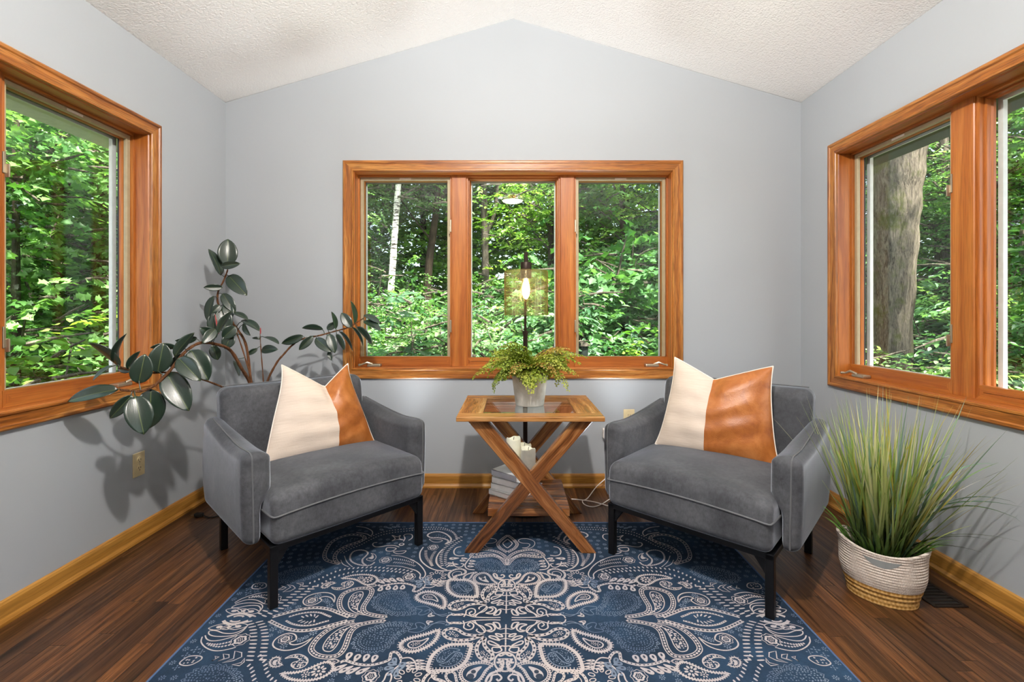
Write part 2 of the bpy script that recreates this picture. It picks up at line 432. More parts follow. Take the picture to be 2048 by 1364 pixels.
M['bark'] = m_bark('grey_bark', '#2e2822', '#7d7468', 1); M['mossbark'] = m_bark('mossy_bark', '#332c26', '#968a7b', 1.5, '#565b2c')
M['darkbark'] = m_bark('dark_bark', '#211b16', '#54483c', 1); M['birch'] = m_birch()
M['forestfloor'] = flat('leaf_litter', '#3d3a22', .95, nz=.5, nscale=9)
M['rug'] = m_rug(); M['ink1'] = m_rugink('rug_cream', '#a8a3a8', '#bdb3b0'); M['ink2'] = m_rugink('rug_light_blue', '#56647a', '#7b8797')
M['rugedge'] = flat('rug_edge', '#41597c', .9); M['rugdark'] = flat('rug_navy', '#202d3e', .95)
M['lampglow'] = emit('lamp_bowl_glow', (1, .95, .87, 1), 22.0)
M['bulb'] = emit('filament_glow', (1, .62, .25, 1), 60.0); M['brass'] = flat('brass', '#a87a3a', .35, .9)
M['ventmetal'] = flat('brown_vent', '#1d130d', .5, .3)
M['feeder'] = flat('feeder_metal', '#25302b', .6, .3); M['feederroof'] = flat('feeder_roof', '#4d453a', .8)
# ------------------------------------------------------------------ room shell
XL, XR, YB, YF = -1.818, 1.834, 2.951, -3.3
ZE, ZR = 2.44, 2.973
T = .14
def S(o, label=None):
    o['kind'] = 'structure'
    if label: o['label'] = label
    return o
XM = (XL + XR) / 2
def roofz(x): return ZR - (ZR - ZE) * abs(x - XM) / (XR - XM)
# floor
b = MB(); b.box((XM, (YF + YB) / 2, -.05), (XR - XL + .3, YB - YF + .3, .1)); S(b.build('floor', M['floor']), 'dark stained oak plank floor')
# ceiling: two slopes, one vault
b = MB()
fn = lambda a, z, d: Vector((a, d, z))
b.prism([(XL - .14, ZE - .0393), (XM, ZR), (XR + .14, ZE - .0393), (XR + .14, ZE + .10), (XM, ZR + .14), (XL - .14, ZE + .10)], YF - .14, YB + .14, fn)
S(b.build('ceiling', M['ceil']), 'white textured vaulted ceiling')
# window module geometry (u along the wall, d outward)
WW, WZ0, WZ1 = 2.151, .689, 2.069
INS = .03
UB = -1.069          # back window start X
YL, YR = 2.395, 2.682   # side windows start (far end) Y
def wall_poly(name, pieces, fn, label):
    b = MB()
    for p in pieces: b.prism(p, 0, T, fn)
    return S(b.build(name, M['wall']), label)
u0, u1, z0, z1 = UB + INS, UB + WW - INS, WZ0 + INS, WZ1 - INS
wall_poly('wall_back', [[(XL - T, 0), (u0, 0), (u0, z1), (u0, roofz(u0)), (XL, ZE), (XL - T, ZE)],
                        [(u1, 0), (XR + T, 0), (XR + T, ZE), (XR, ZE), (u1, roofz(u1)), (u1, z1)],
                        [(u0, 0), (u1, 0), (u1, z0), (u0, z0)],
                        [(u0, z1), (u1, z1), (u1, roofz(u1)), (XM, ZR), (u0, roofz(u0))]],
          lambda a, z, d: Vector((a, YB + d, z)), 'grey painted gable wall with the triple window')
def side_wall(name, X, sg, ys, label):
    a0, a1 = ys - WW + INS, ys - INS
    wall_poly(name, [[(YF, 0), (a0, 0), (a0, ZE), (YF, ZE)], [(a1, 0), (YB, 0), (YB, ZE), (a1, ZE)],
                     [(a0, 0), (a1, 0), (a1, z0), (a0, z0)], [(a0, z1), (a1, z1), (a1, ZE), (a0, ZE)]],
              lambda a, z, d: Vector((X + sg * d, a, z)), label)
side_wall('wall_left', XL, -1, YL, 'grey painted wall on the left')
side_wall('wall_right', XR, 1, YR, 'grey painted wall on the right')
# rear wall behind the camera
wall_poly('wall_rear', [[(XL - T, 0), (XR + T, 0), (XR + T, ZE), (XR, ZE), (XM, ZR), (XL, ZE), (XL - T, ZE)]],
          lambda a, z, d: Vector((a, YF - d, z)), 'grey painted wall behind the viewer')
# baseboards
def baseboard(name, a0, a1, fn):
    b = MB()
    prof = [(0, 0), (.020, 0), (.020, .012), (.014, .022), (.012, .026), (.012, .072), (.008, .082), (.003, .086), (0, .086)]
    V = []; n = len(prof)
    for a in (a0, a1):
        for d, z in prof: V.append(fn(a, d, z))
    fs = [[i, (i + 1) % n, n + (i + 1) % n, n + i] for i in range(n)] + [list(range(n))[::-1], list(range(n, 2 * n))]
    uv = []; L = [0]
    for i in range(n): L.append(L[-1] + math.dist(prof[i], prof[(i + 1) % n]))
    for i in range(n): uv.append([(a0, L[i]), (a0, L[i + 1]), (a1, L[i + 1]), (a1, L[i])])
    uv += [[(0, 0)] * n] * 2
    b.add(V, fs, uv); return S(b.build(name, M['base']))
baseboard('baseboard_back', XL, XR, lambda a, d, z: (a, YB - d, z))
baseboard('baseboard_left', YF, YB, lambda a, d, z: (XL + d, a, z))
baseboard('baseboard_right', YF, YB, lambda a, d, z: (XR - d, a, z))
# eaves outside the two side walls
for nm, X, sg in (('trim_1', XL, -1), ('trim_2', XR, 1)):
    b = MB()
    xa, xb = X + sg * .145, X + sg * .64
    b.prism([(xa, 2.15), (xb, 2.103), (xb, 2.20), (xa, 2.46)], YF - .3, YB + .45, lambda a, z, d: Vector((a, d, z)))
    S(b.build(nm, M['soffit' if sg < 0 else 'soffitshaded']), 'roof eave soffit outside the %s window' % ('left' if sg < 0 else 'right'))
# ------------------------------------------------------------------ windows
def frame_sweep(b, u0, u1, z0, z1, prof, fn, mat=0, closed=True, bottom=None):
    "sweep a profile of (inset, depth) round a rectangle with mitred corners; bottom = extra inset of the lower rail"
    n = len(prof); V = []
    for (i, d) in prof:
        ib = i if bottom is None else i + (bottom if i > prof[0][0] - 1e-9 + .0001 else 0)
        V += [fn(u0 + i, z0 + ib, d), fn(u1 - i, z0 + ib, d), fn(u1 - i, z1 - i, d), fn(u0 + i, z1 - i, d)]
    fs = []; uvs = []
    Lp = [0]
    for k in range(n): Lp.append(Lp[-1] + math.dist(prof[k], prof[(k + 1) % n]))
    off = [random.random() * 7 for _ in range(4)]
    for k in range(n if closed else n - 1):
        k2 = (k + 1) % n
        for s_ in range(4):
            t = (s_ + 1) % 4
            fs.append([k * 4 + s_, k * 4 + t, k2 * 4 + t, k2 * 4 + s_])
            L = (u1 - u0) if s_ % 2 == 0 else (z1 - z0)
            i1, i2 = prof[k][0], prof[k2][0]; o = off[s_]
            uvs.append([(o + i1, Lp[k] + o), (o + L - i1, Lp[k] + o), (o + L - i2, Lp[k + 1] + o), (o + i2, Lp[k + 1] + o)])
    b.add(V, fs, uvs, mat)
def text_mesh(txt, size):
    cu = bpy.data.curves.new('t', 'FONT'); cu.body = txt; cu.size = size; cu.align_x = 'CENTER'; cu.align_y = 'CENTER'
    o = bpy.data.objects.new('t', cu); COL.objects.link(o)
    dg = bpy.context.evaluated_depsgraph_get(); me = bpy.data.meshes.new_from_object(o.evaluated_get(dg))
    vs = [v.co.copy() for v in me.vertices]; fs = [list(p.vertices) for p in me.polygons]
    bpy.data.objects.remove(o); bpy.data.meshes.remove(me); bpy.data.curves.remove(cu)
    return vs, fs
WARN = text_mesh('WARNING', .0085)
def window(name, fn, label, flipu):
    root = S(empty(name, label, None)); del_cat = None
    b = MB()
    frame_sweep(b, 0, WW, WZ0, WZ1, [(0, 0), (0, -.014), (.006, -.019), (.016, -.019), (.021, -.014), (.052, -.012), (.056, -.016), (.063, -.016), (.066, -.012), (.066, 0)], fn)
    b.build('casing', M['oak'], root)
    b = MB(); frame_sweep(b, 0, WW, WZ0, WZ1, [(.03, -.001), (.066, -.001), (.070, .003), (.070, .145), (.03, .145)], fn)
    b.build('jamb', M['sash'], root)
    for ua, ub in ((.677, .774), (1.380, 1.474)):
        b = MB(); n = 1
        P = [(ua, .145), (ua, .066), (ua + .004, .062), (ub - .004, .062), (ub, .066), (ub, .145)]
        V = [fn(u, WZ0 + .069, d) for u, d in P] + [fn(u, WZ1 - .069, d) for u, d in P]
        fs = [[i, (i + 1) % 6, 6 + (i + 1) % 6, 6 + i] for i in range(6)] + [[0, 1, 2, 3, 4, 5], [6, 7, 8, 9, 10, 11]]
        r0 = random.random() * 5
        uv = [[(0, P[i][0] + r0), (0, P[(i + 1) % 6][0] + r0 + .01), (1.24, P[(i + 1) % 6][0] + r0 + .01), (1.24, P[i][0] + r0)] for i in range(6)] + [[(0, 0)] * 6] * 2
        b.add(V, fs, uv); b.build('mullion', M['sash'], root)
    zb, zt = WZ0 + .070, WZ1 - .070
    for k, (ua, ub) in enumerate(((.070, .677), (.774, 1.380), (1.474, WW - .070))):
        s = root
        if k != 1:
            b = MB()
            frame_sweep(b, ua, ub, zb, zt, [(0, .068), (.010, .068), (.010, .098), (.004, .145), (0, .145)], fn, 0, True)
            frame_sweep(b, ua, ub, zb, zb + .062, [(0, .064), (.031, .064), (.031, .096), (0, .096)], fn)  # bottom stop (solid bar)
            bar = b.build('sash_stop', M['sash'], root)
            sash = MB()
            frame_sweep(sash, ua, ub, zb + .022, zt, [(.008, .100), (.032, .100), (.034, .108), (.034, .118), (.008, .118)], fn, 0)
            frame_sweep(sash, ua, ub, zb + .022, zt, [(.012, .119), (.034, .119), (.034, .126), (.012, .126)], fn, 1)
            frame_sweep(sash, ua, ub, zb + .022, zt, [(.012, .150), (.036, .150), (.030, .158), (.030, .172), (.010, .172)], fn, 2)
            so = sash.build('casement_sash', [M['sash'], M['darkgasket'], M['whitealu']], root)
            b = MB(); frame_sweep(b, ua, ub, zb + .022, zt, [(.010, .086), (.012, .082), (.028, .082), (.031, .088), (.031, .098), (.010, .098)], fn)
            b.build('screen_frame', M['beige'], root)
            ga, gb, gz0, gz1 = ua + .024, ub - .024, zb + .044, zt - .022
        else:
            b = MB()
            frame_sweep(b, ua, ub, zb, zt, [(0, .070), (.009, .070), (.011, .074), (.011, .092), (.017, .092), (.019, .096), (.019, .112), (.024, .118), (.024, .128), (0, .145)], fn)
            frame_sweep(b, ua, ub, zb, zb + .056, [(0, .072), (.027, .072), (.027, .10), (0, .10)], fn)
            frame_sweep(b, ua, ub, zb + .004, zt, [(.010, .150), (.030, .150), (.026, .172), (.010, .172)], fn, 1)
            so = b.build('fixed_sash', [M['sash'], M['whitealu']], root)
            ga, gb, gz0, gz1 = ua + .016, ub - .016, zb + .03, zt - .016
        b = MB(); P = [fn(ga, gz0, .134), fn(gb, gz0, .134), fn(gb, gz1, .134), fn(ga, gz1, .134)]
        P2 = [fn(ga, gz0, .138), fn(gb, gz0, .138), fn(gb, gz1, .138), fn(ga, gz1, .138)]
        b.add(P + P2, [[0, 1, 2, 3], [4, 7, 6, 5], [0, 4, 5, 1], [1, 5, 6, 2], [2, 6, 7, 3], [3, 7, 4, 0]])
        b.build('glass_pane', M['glass'], so)
        if k == 1: continue
        mul = ub if k == 0 else ua; sgn = -1 if k == 0 else 1       # towards the pane from the mullion
        for zz in (zb + .20 + .06, zt - .33):                         # sash locks on the mullion edge
            b = MB()
            def bx(uc, zc, dc, su, sz, sd, mat=0):
                V = [fn(uc + i * su / 2, zc + j * sz / 2, dc + l * sd / 2) for i in (-1, 1) for j in (-1, 1) for l in (-1, 1)]
                b.add(V, [(0, 1, 3, 2), (4, 6, 7, 5), (0, 4, 5, 1), (2, 3, 7, 6), (0, 2, 6, 4), (1, 5, 7, 3)], None, mat)
            bx(mul + sgn * .006, zz, .072, .010, .080, .018); bx(mul + sgn * .012, zz - .03, .058, .006, .05, .016)
            lk = b.build('sash_lock', M['nickel'], root, bevel=.002)
        for zz in (zb + .135, zt - .085):
            b = MB(); bx(mul + sgn * .040, zz, .145, .026, .020, .012); b.build('screen_clip', M['ink'], so)
        # crank operator
        uc = ua + .085 if k == 0 else ub - .085; cs = 1 if k == 0 else -1
        b = MB(); bx(uc + cs * .03, zb + .009, .040, .085, .018, .045)
        ck = b.build('crank_handle', M['nickel'], root, bevel=.005)
        b = MB()
        b.tube([fn(uc + cs * .02, zb + .018, .026), fn(uc - cs * .01, zb + .030, .012), fn(uc - cs * .045, zb + .016, .010)], [.006, .0075, .006], 8)
        b.tube([fn(uc - cs * .045, zb + .016, .010), fn(uc - cs * .052, zb + .016, -.004), fn(uc - cs * .054, zb + .016, -.010)], [.0055, .008, .007], 10)
        b.build('crank_arm', M['nickel'], ck, smooth=True)
        # labels on the screen frame
        um = (ua + ub) / 2
        zl = zb + .022 + .0205
        b = MB(); bx(um, zt - .020, .0815, .075, .010, .0012); b.build('plain_label', M['label'], root)
        b = MB(); uw = um + (.02 if k == 2 else .03)
        bx(uw, zl, .0815, .060, .0125, .0012, 0); bx(uw + .056 * flipu, zl, .0815, .042, .0115, .0012, 1)
        vs, fs = WARN
        b.add([fn(uw + flipu * (v.x + .004), zl + v.y, .0806) for v in vs], fs, None, 1)
        tr = [(-.0265, -.004), (-.0195, -.004), (-.023, .0035)]
        b.add([fn(uw + flipu * x, zl + y, .0806) for x, y in tr], [[0, 1, 2]], None, 1)
        tl = b.build('warning_label', [M['label'], M['ink']], root)
    return root
window('window_1', lambda u, z, d: Vector((UB + u, YB + d, z)), 'triple oak window in the gable wall', 1)
window('window_2', lambda u, z, d: Vector((XL - d, YL - u, z)), 'oak window on the left wall', -1)
window('window_3', lambda u, z, d: Vector((XR + d, YR - u, z)), 'oak window on the right wall', 1)
# ------------------------------------------------------------------ armchairs
RUGZ = .006
def smooth01(t):
    t = max(0, min(1, t)); return t * t * (3 - 2 * t)
def make_chair(label, loc, rz):
    t = empty('armchair', label, 'armchair', loc, rz, 'grey armchairs')
    LX, LY = .3265, .317
    # legs: square black tubes with a small gusset
    for sx in (-1, 1):
        for sy in (-1, 1):
            b = MB(); b.box((sx * LX, sy * LY, .112), (.030, .030, .224))
            for ax in (0, 1):
                g = [(0, .215), (0, .15), (.045, .215)]
                if ax == 0: f = lambda a, z, d, sx=sx, sy=sy: Vector((sx * (LX - .012) - sx * a, sy * LY + d, z))
                else: f = lambda a, z, d, sx=sx, sy=sy: Vector((sx * LX + d, sy * (LY - .012) - sy * a, z))
                b.prism(g, -.006, .006, f)
            b.build('leg', M['black'], t, bevel=.003)
    b = MB()
    for s in (-1, 1):
        b.box((0, s * LY, .227), (2 * LX + .03, .03, .022)); b.box((s * LX, 0, .2271), (.03, 2 * LY + .03, .022))
    b.build('frame', M['black'], t, bevel=.002)
    # seat
    def seat(x, y, z):
        fx = 1 - (x / .345) ** 2; fy = 1 - ((y + .02) / .36) ** 2
        up = smooth01((z - .30) / .12)
        z2 = z + up * (.030 * max(0, fx) ** .7 * max(.0, fy) ** .5 + .012 * max(0, fx))
        # crown rolls off to the front above the seam
        y2 = y
        if y < -.2 and z > .35: y2 = y + smooth01((z - .35) / .10) * .018
        if y < -.25: y2 -= .006 * max(0, fx)
        return Vector((x, y2, z2))
    b = MB(); b.soft((.338, .325, .0925), .034, lambda x, y, z: seat(x, y - .027, z + .330), 10, 4)
    st = b.build('seat', M['velvet'], t, smooth=True, weld=True, angle=70)
    b = MB(); pts = []
    zs = lambda x: .352 + .016 * max(0, 1 - (x / .34) ** 2)
    pts += [(-.3395, -.15, .352), (-.3405, -.25, .352), (-.337, -.335, .352), (-.325, -.3525, .3525)]
    pts += [(x, -.3535 - .006 * max(0, 1 - (x / .345) ** 2), zs(x)) for x in [-.29 + .58 * i / 12 for i in range(13)]]
    pts += [(.325, -.3525, .3525), (.337, -.335, .352), (.3405, -.25, .352), (.3395, -.15, .352)]
    b.tube(catmull(pts, 4), .0035, 6); b.build('seat_piping', M['piping'], st, smooth=True)
    # backrest
    def back(x, y, z):
        tl = (z - .28) * .16
        bul = .018 * max(0, 1 - (x / .35) ** 2) * max(0, 1 - ((z - .52) / .28) ** 2)
        top = smooth01((z - .6) / .15)
        return Vector((x, y + tl - (bul if y < 0 else 0) + .255 + .012 * (x / .35) ** 2 * -1, z + .004 * top * (x / .35) ** 2))
    b = MB(); b.soft((.352, .062, .245), .045, lambda x, y, z: back(x, y, z + .510), 10, 4)
    bk = b.build('backrest', M['velvet'], t, smooth=True, weld=True, angle=70)
    b = MB(); pts = [(x, .018 + .255 - .007 + .16 * (.47 - .008 * 0) - .012 * (x / .35) ** 2 + .03 * .16, .7575) for x in [-.31 + .62 * i / 10 for i in range(11)]]
    b.tube([back(x, .045, .754) for x in [-.32 + .64 * i / 12 for i in range(13)]], .003, 6); b.build('back_piping', M['piping'], bk, smooth=True)
    # arms: slab outside, plump pad inside
    for s in (-1, 1):
        def arm(x, y, z):
            # x outward positive, y -.33..+.36, z .232...62
            ty = (y + .31) / .64
            topz = .585 + .045 * smooth01((ty - .25) / .75) - .010 * math.sin(PI * max(0, min(1, ty)))
            z2 = .232 + (z - .232) * (topz - .232) / (.60 - .232)
            inner = x < 0
            bulge = smooth01((z2 - .36) / .08) * (1 - .55 * smooth01((z2 - .55) / .06))
            xo = x
            if inner: xo = x * (.42 + 1.0 * bulge)
            else: xo = x * (1.0 + .15 * math.sin(PI * max(0, min(1, (z2 - .23) / .37))))
            flare = .005 * smooth01((z2 - .3) / .3) * (1 - ty)
            y2 = y + .03 * smooth01((z2 - .40) / .25) * (1 if y < 0 else 0) * 0 + .025 * (1 - smooth01((z2 - .232) / .12)) * (-1 if y > .2 else 0)
            return Vector((s * (.366 + xo + flare), y2, z2))
        b = MB(); b.soft((.042, .304, .184), .036, lambda x, y, z: arm(x, y + .033, z + .416), 10, 4)
        a = b.build('armrest', M['velvet'], t, smooth=True, weld=True, angle=75)
        b = MB()
        b.tube(catmull([arm(.012, -.2715, .25), arm(.012, -.2715, .35), arm(.012, -.2715, .47), arm(.012, -.269, .57), arm(.012, -.254, .593), arm(.012, -.22, .6), arm(.012, -.1, .6), arm(.012, .1, .6), arm(.012, .28, .6)], 5), .0032, 6)
        b.build('arm_piping', M['piping'], a, smooth=True)
    return t
CH_L = make_chair('grey velvet armchair on the left, nearest the rubber plant', (-.900, 2.201, 0), math.radians(46.1))
CH_R = make_chair('grey velvet armchair on the right, nearest the basket of grass', (.917, 2.144, 0), math.radians(-43.1))
# ------------------------------------------------------------------ throw pillows
def make_pillow(label, loc, rz, lean, dipu, hw, ht, dip, seam, cornL, cornR, roll=0, pinch=.62):
    t = empty('throw_pillow', label, 'pillow', loc, rz, 'two-tone throw pillows')
    t.rotation_euler = (-lean, roll, rz)
    T_ = .085; N = 40
    def outline(u, v):
        # u,v in -1..1 ; v up.  pulled-in sides, chopped top
        w = hw * (1 - .06 * (1 - v * v)) * (1 + .07 * u * u * max(0, 1 - (v + 1) / 2) ** 7)
        topw = 1 - (1 - pinch) * smooth01((v + 1) / 2) ** 1.4
        x = u * w * topw
        k = max(0, 1 - abs(u - dipu) / (1 + (dipu if u < dipu else -dipu)))
        vz = (v + 1) / 2
        hL = ht * (cornL if u < dipu else cornR)
        top = hL - (hL - ht * (1 - dip)) * (k ** 1.05)
        z = vz * top + .012 * (1 - u * u) * (1 - vz) * -0
        z += .020 * (u * u) * (1 - vz) - 0.008 * (1 - vz)
        return x, z
    def thick(u, v):
        a = max(0, 1 - abs(u) ** 2.6) ** .62; c = max(0, 1 - abs(v) ** 2.6) ** .62
        vz = (v + 1) / 2
        cr = 1 - .55 * math.exp(-((u - dipu) / .16) ** 2) * smooth01((vz - .55) / .45)
        wr = 1 + .05 * math.sin(9 * u + 5 * v) * (1 - vz) + .04 * math.sin(14 * v - 3 * u)
        return T_ * a * c * cr * wr
    def pt(u, v, s):
        x, z = outline(u, v); 
        return Vector((x, s * thick(u, v), z))
    def patch(ua, ub, s, nu):
        b = MB(); V = []
        for j in range(N + 1):
            v = math.sin(PI / 2 * (-1 + 2 * j / N))
            for i in range(nu + 1):
                u = ua + (ub - ua) * i / nu
                u = math.sin(PI / 2 * u) if True else u
                V.append(pt(u, v, s))
        fs = [[j * (nu + 1) + i, j * (nu + 1) + i + 1, (j + 1) * (nu + 1) + i + 1, (j + 1) * (nu + 1) + i] for j in range(N) for i in range(nu)]
        b.add(V, fs); return b
    su = math.asin(max(-1, min(1, seam))) * 2 / PI
    pl = patch(-1, su, -1, 22).build('linen_panel', M['linen'], t, smooth=True, angle=80)
    pr = patch(su, 1, -1, 22).build('leather_panel', M['leather'], t, smooth=True, angle=80)
    bk = patch(-1, 1, 1, 40).build('back_panel', M['linen'], t, smooth=True, angle=80)
    b = MB(); ring = []
    K = 30
    f = lambda q: math.sin(PI / 2 * q)
    for i in range(K): ring.append(pt(f(-1 + 2 * i / K), -1, -1))
    for i in range(K): ring.append(pt(1, f(-1 + 2 * i / K), -1))
    for i in range(K): ring.append(pt(f(1 - 2 * i / K), 1, -1))
    for i in range(K): ring.append(pt(-1, f(1 - 2 * i / K), -1))
    b.tube(ring + [ring[0]], .0032, 6); b.build('edge_piping', M['whitepiping'], t, smooth=True)
    return t
make_pillow('cream and tan leather pillow on the left armchair', (-.905, 2.245, .425), math.radians(47), math.radians(17), .18, .255, .446, .275, .20, 1.0, .985, math.radians(2.5), .66)
make_pillow('cream and tan leather pillow on the right armchair', (.948, 2.195, .425), math.radians(-37), math.radians(16), -.10, .260, .464, .21, -.12, 1.0, .985, math.radians(1), .87)
# ------------------------------------------------------------------ side table
tx, ty0, ty1 = .084, 2.10, 2.645
tb = empty('side_table', 'square wooden side table with crossed legs and glass inset top', 'side table', (tx, (ty0 + ty1) / 2, 0))
yc = (ty0 + ty1) / 2; dh = (ty1 - ty0) / 2; hwid = .337
zt0, zt1 = .616, .638
b = MB()
fr, sd = .085, .118
b.box((0, -dh + fr / 2, (zt0 + zt1) / 2), (2 * hwid, fr, zt1 - zt0), grain=0)
b.box((0, dh - fr / 2, (zt0 + zt1) / 2), (2 * hwid, fr, zt1 - zt0), grain=0)
for s in (-1, 1): b.box((s * (hwid - sd / 2), 0, (zt0 + zt1) / 2), (sd, 2 * dh - 2 * fr, zt1 - zt0), grain=1)
b.build('tabletop_frame', M['sheeshamtop'], tb, bevel=.003)
b = MB(); b.box((0, 0, zt1 - .0045), (2 * hwid - 2 * sd - .004, 2 * dh - 2 * fr - .004, .007)); b.build('glass_panel', M['tglass'], tb)
for (ya, yb_, zf) in ((-dh + .03, -dh + .072, RUGZ), (dh - .085, dh - .045, 0)):
    A = [(-.291, zt0), (-.199, zt0), (.303, zf), (.236, zf)]
    B = [(.199, zt0), (.291, zt0), (-.240, zf), (-.303, zf)]
    b = MB(); b.prism(A, ya, yb_, lambda a, z, d: Vector((a, d, z)), gdir=(.5, -.61)); b.build('leg', M['sheesham'], tb, bevel=.003)
    b = MB(); b.prism(B, ya + .002, yb_ - .002, lambda a, z, d: Vector((a, d, z)), gdir=(.53, .61)); b.build('leg', M['sheesham'], tb, bevel=.003)
b = MB(); b.box((-.005, .0, .172), (.385, 2 * dh - .16, .036), grain=0); b.build('shelf', M['sheesham'], tb, bevel=.003)
SHZ = .190
# books
def book(label, c, size, rz, cov, spine_h=.003):
    t = empty('book', label, 'book', c, rz, 'books stacked on the table shelf')
    w, d, h = size
    b = MB(); b.box((.002, 0, h / 2), (w - .006, d - .008, h - .005)); b.build('pages', M['paper'], t)
    b = MB(); b.box((0, 0, .0015), (w, d, .003)); b.box((0, 0, h - .0015), (w, d, .003)); b.box((-w / 2 + .0015, 0, h / 2), (.003, d, h)); b.build('cover', cov, t)
    return t
br = math.radians(53)
bc = Vector((.021, 2.40, 0))
zz = SHZ
for (lb, sz, dr_, off, cov) in (
    ('white paperback at the bottom of the stack on the table shelf', (.232, .172, .024), 0, (0, 0), 'coverw'),
    ('white hardback second from the bottom of the shelf stack', (.215, .158, .030), 5, (-.004, .012), 'coverw'),
    ('pale white book third from the bottom of the shelf stack', (.215, .165, .032), 2, (.006, .006), 'coverw'),
    ('grey covered book on top of the shelf stack under the candles', (.225, .165, .030), -4, (.010, .012), 'coverg')):
    book(lb, (bc.x + off[0], bc.y + off[1], zz), sz, br + math.radians(dr_), M[cov]); zz += sz[2] + .0003
CZ = zz
# candles
for (lb, x, y, h) in (('tallest ivory pillar candle, left of the three on the books', .008, 2.425, .148),
                      ('ivory pillar candle behind the other two on the books', .066, 2.488, .098),
                      ('short ivory pillar candle, front right on the books', .083, 2.372, .110)):
    t = empty('pillar_candle', lb, 'candle', (x, y, CZ), 0, 'flameless candles on the books')
    b = MB(); r = .0375; seg = 32; prof = [(r - .002, 0), (r, .004), (r, h * .5), (r, h - .006), (r - .003, h), (r - .008, h - .004), (r - .016, h - .010), (0, h - .011)]
    V0 = len(b.v); b.lathe(prof, seg)
    for i, v in enumerate(b.v):
        if v[2] > h * .9:
            q = math.atan2(v[1], v[0]); b.v[i] = (v[0], v[1], v[2] + .005 * math.sin(2 * q + x * 40) + .002 * math.sin(5 * q))
    b.build('wax_body', M['candle'], t, smooth=True)
    b = MB(); b.tube([(0, 0, h - .014), (.001, 0, h - .002), (.003, .001, h + .006)], .0015, 6); b.build('wick', M['wick'], t)
# ------------------------------------------------------------------ floor lamp
lx = .079
fl = empty('floor_lamp', 'dark bronze floor lamp with a seeded amber glass drum shade', 'floor lamp', (lx, 2.70, 0))
b = MB(); b.lathe([(.19, 0), (.19, .012), (.185, .018), (.03, .022), (.02, .03), (0, .03)], 48); b.build('base', M['bronze'], fl, smooth=True)
b = MB(); b.tube([(0, .06, .02), (0, .06, .985)], .0135, 16); b.tube([(0, .06, .98), (0, .06, 1.0)], .016, 16); b.tube([(0, .06, .99), (0, .06, 1.425)], .0075, 12); b.build('pole', M['bronze'], fl, smooth=True)
b = MB(); b.box((0, .0, 1.418), (.012, .135, .012)); b.tube([(0, -.07, 1.385), (0, -.07, 1.45)], .0115, 14); b.build('arm', M['bronze'], fl, smooth=True)
b = MB(); b.lathe([(.0, 1.392), (.029, 1.392), (.031, 1.388), (.031, 1.305), (.027, 1.300), (0, 1.300)], 24, (0, -.07, 0)); b.build('socket', M['bronze'], fl, smooth=True)
b = MB(); R = .124
b.lathe([(.031, 1.346), (R - .012, 1.346), (R - .003, 1.343), (R, 1.334), (R, 1.10), (R - .001, 1.092), (R - .004, 1.092), (R - .004, 1.334), (R - .012, 1.342), (.031, 1.342)], 48, (0, -.07, 0), close=True)
sh = b.build('shade', M['seeded'], fl, smooth=True, angle=60)
b = MB(); b.lathe([(.008, 1.302), (.010, 1.29), (.019, 1.262), (.0225, 1.235), (.019, 1.21), (.009, 1.188), (0, 1.184)], 20, (0, -.07, 0)); b.build('bulb', M['bulb'], fl, smooth=True)
# ------------------------------------------------------------------ outlets, plugs, cords, vent
def outlet(label, o, ex, en):
    t = empty('wall_outlet', label, 'outlet', o, 0, 'wall outlets')
    ex = Vector(ex); en = Vector(en); ez = Vector((0, 0, 1))
    Mx = Matrix((ex, en, ez)).transposed()
    b = MB(); b.box((0, 0, 0), (.070, .005, .115), Mx); 
    for v in range(len(b.v)): b.v[v] = tuple(Vector(b.v[v]) + en * .0025)
    b.build('cover_plate', M['ivory'], t, bevel=.002)
    for s in (-1, 1):
        b = MB(); c = ez * (s * .0195) + en * .0058
        b.tube([c - en * .002, c + en * .0012], .0165, 20); rc = b.build('socket', M['ivory'], t, smooth=True)
        b = MB()
        for dx in (-.006, .006): b.box(c + ex * dx + en * .0013 + ez * .003, (.0022, .001, .009), Mx)
        b.tube([c - ez * .008 + en * .0008, c - ez * .008 + en * .0018], .0026, 8); b.build('slots', M['slot'], rc)
    b = MB(); b.tube([en * .005, en * .0062], .003, 8); b.build('screw', M['nickel'], t)
outlet('ivory wall outlet under the left window', (XL, 2.262, .372), (0, 1, 0), (1, 0, 0))
outlet('ivory wall outlet behind the right armchair', (.742, YB, .436), (1, 0, 0), (0, -1, 0))
t = empty('power_adapter', 'white plug with a cord on the wall beside the right armchair', 'plug', (.588, YB, .345))
b = MB(); b.soft((.016, .018, .032), .008, lambda x, y, z: Vector((x, y - .018, z)), 3, 3); b.build('adapter_body', M['whiteplastic'], t, smooth=True, weld=True)
b = MB()
def flo(px, py): p = ground(px, py); return (p.x, p.y, .004)
pts = [(.588, YB - .018, .314), (.586, YB - .022, .26), (.588, YB - .03, .20), (.612, YB - .03, .13), (.60, YB - .04, .085), (.52, YB - .08, .03), flo(1175, 998), flo(1165, 1003), flo(1170, 1011), flo(1186, 1015), flo(1203, 1010), flo(1214, 1003), (.62, 2.80, .004)]
b.tube([Vector(p) - Vector((0, 0, 0)) for p in catmull(pts, 8)], .0028, 8)
o = b.build('charger_cord', M['whiteplastic'], None, smooth=True); tag(o, 'white cord looping from the wall plug onto the floor', 'cord')
b = MB(); pts = [flo(1052, 1010), flo(1110, 1001), flo(1142, 1001), flo(1165, 1003), flo(1190, 1007), flo(1218, 1015), (.64, 2.60, .004)]
b.tube([Vector((p[0], p[1], p[2] + .0045)) for p in catmull(pts, 8)], .0028, 8)
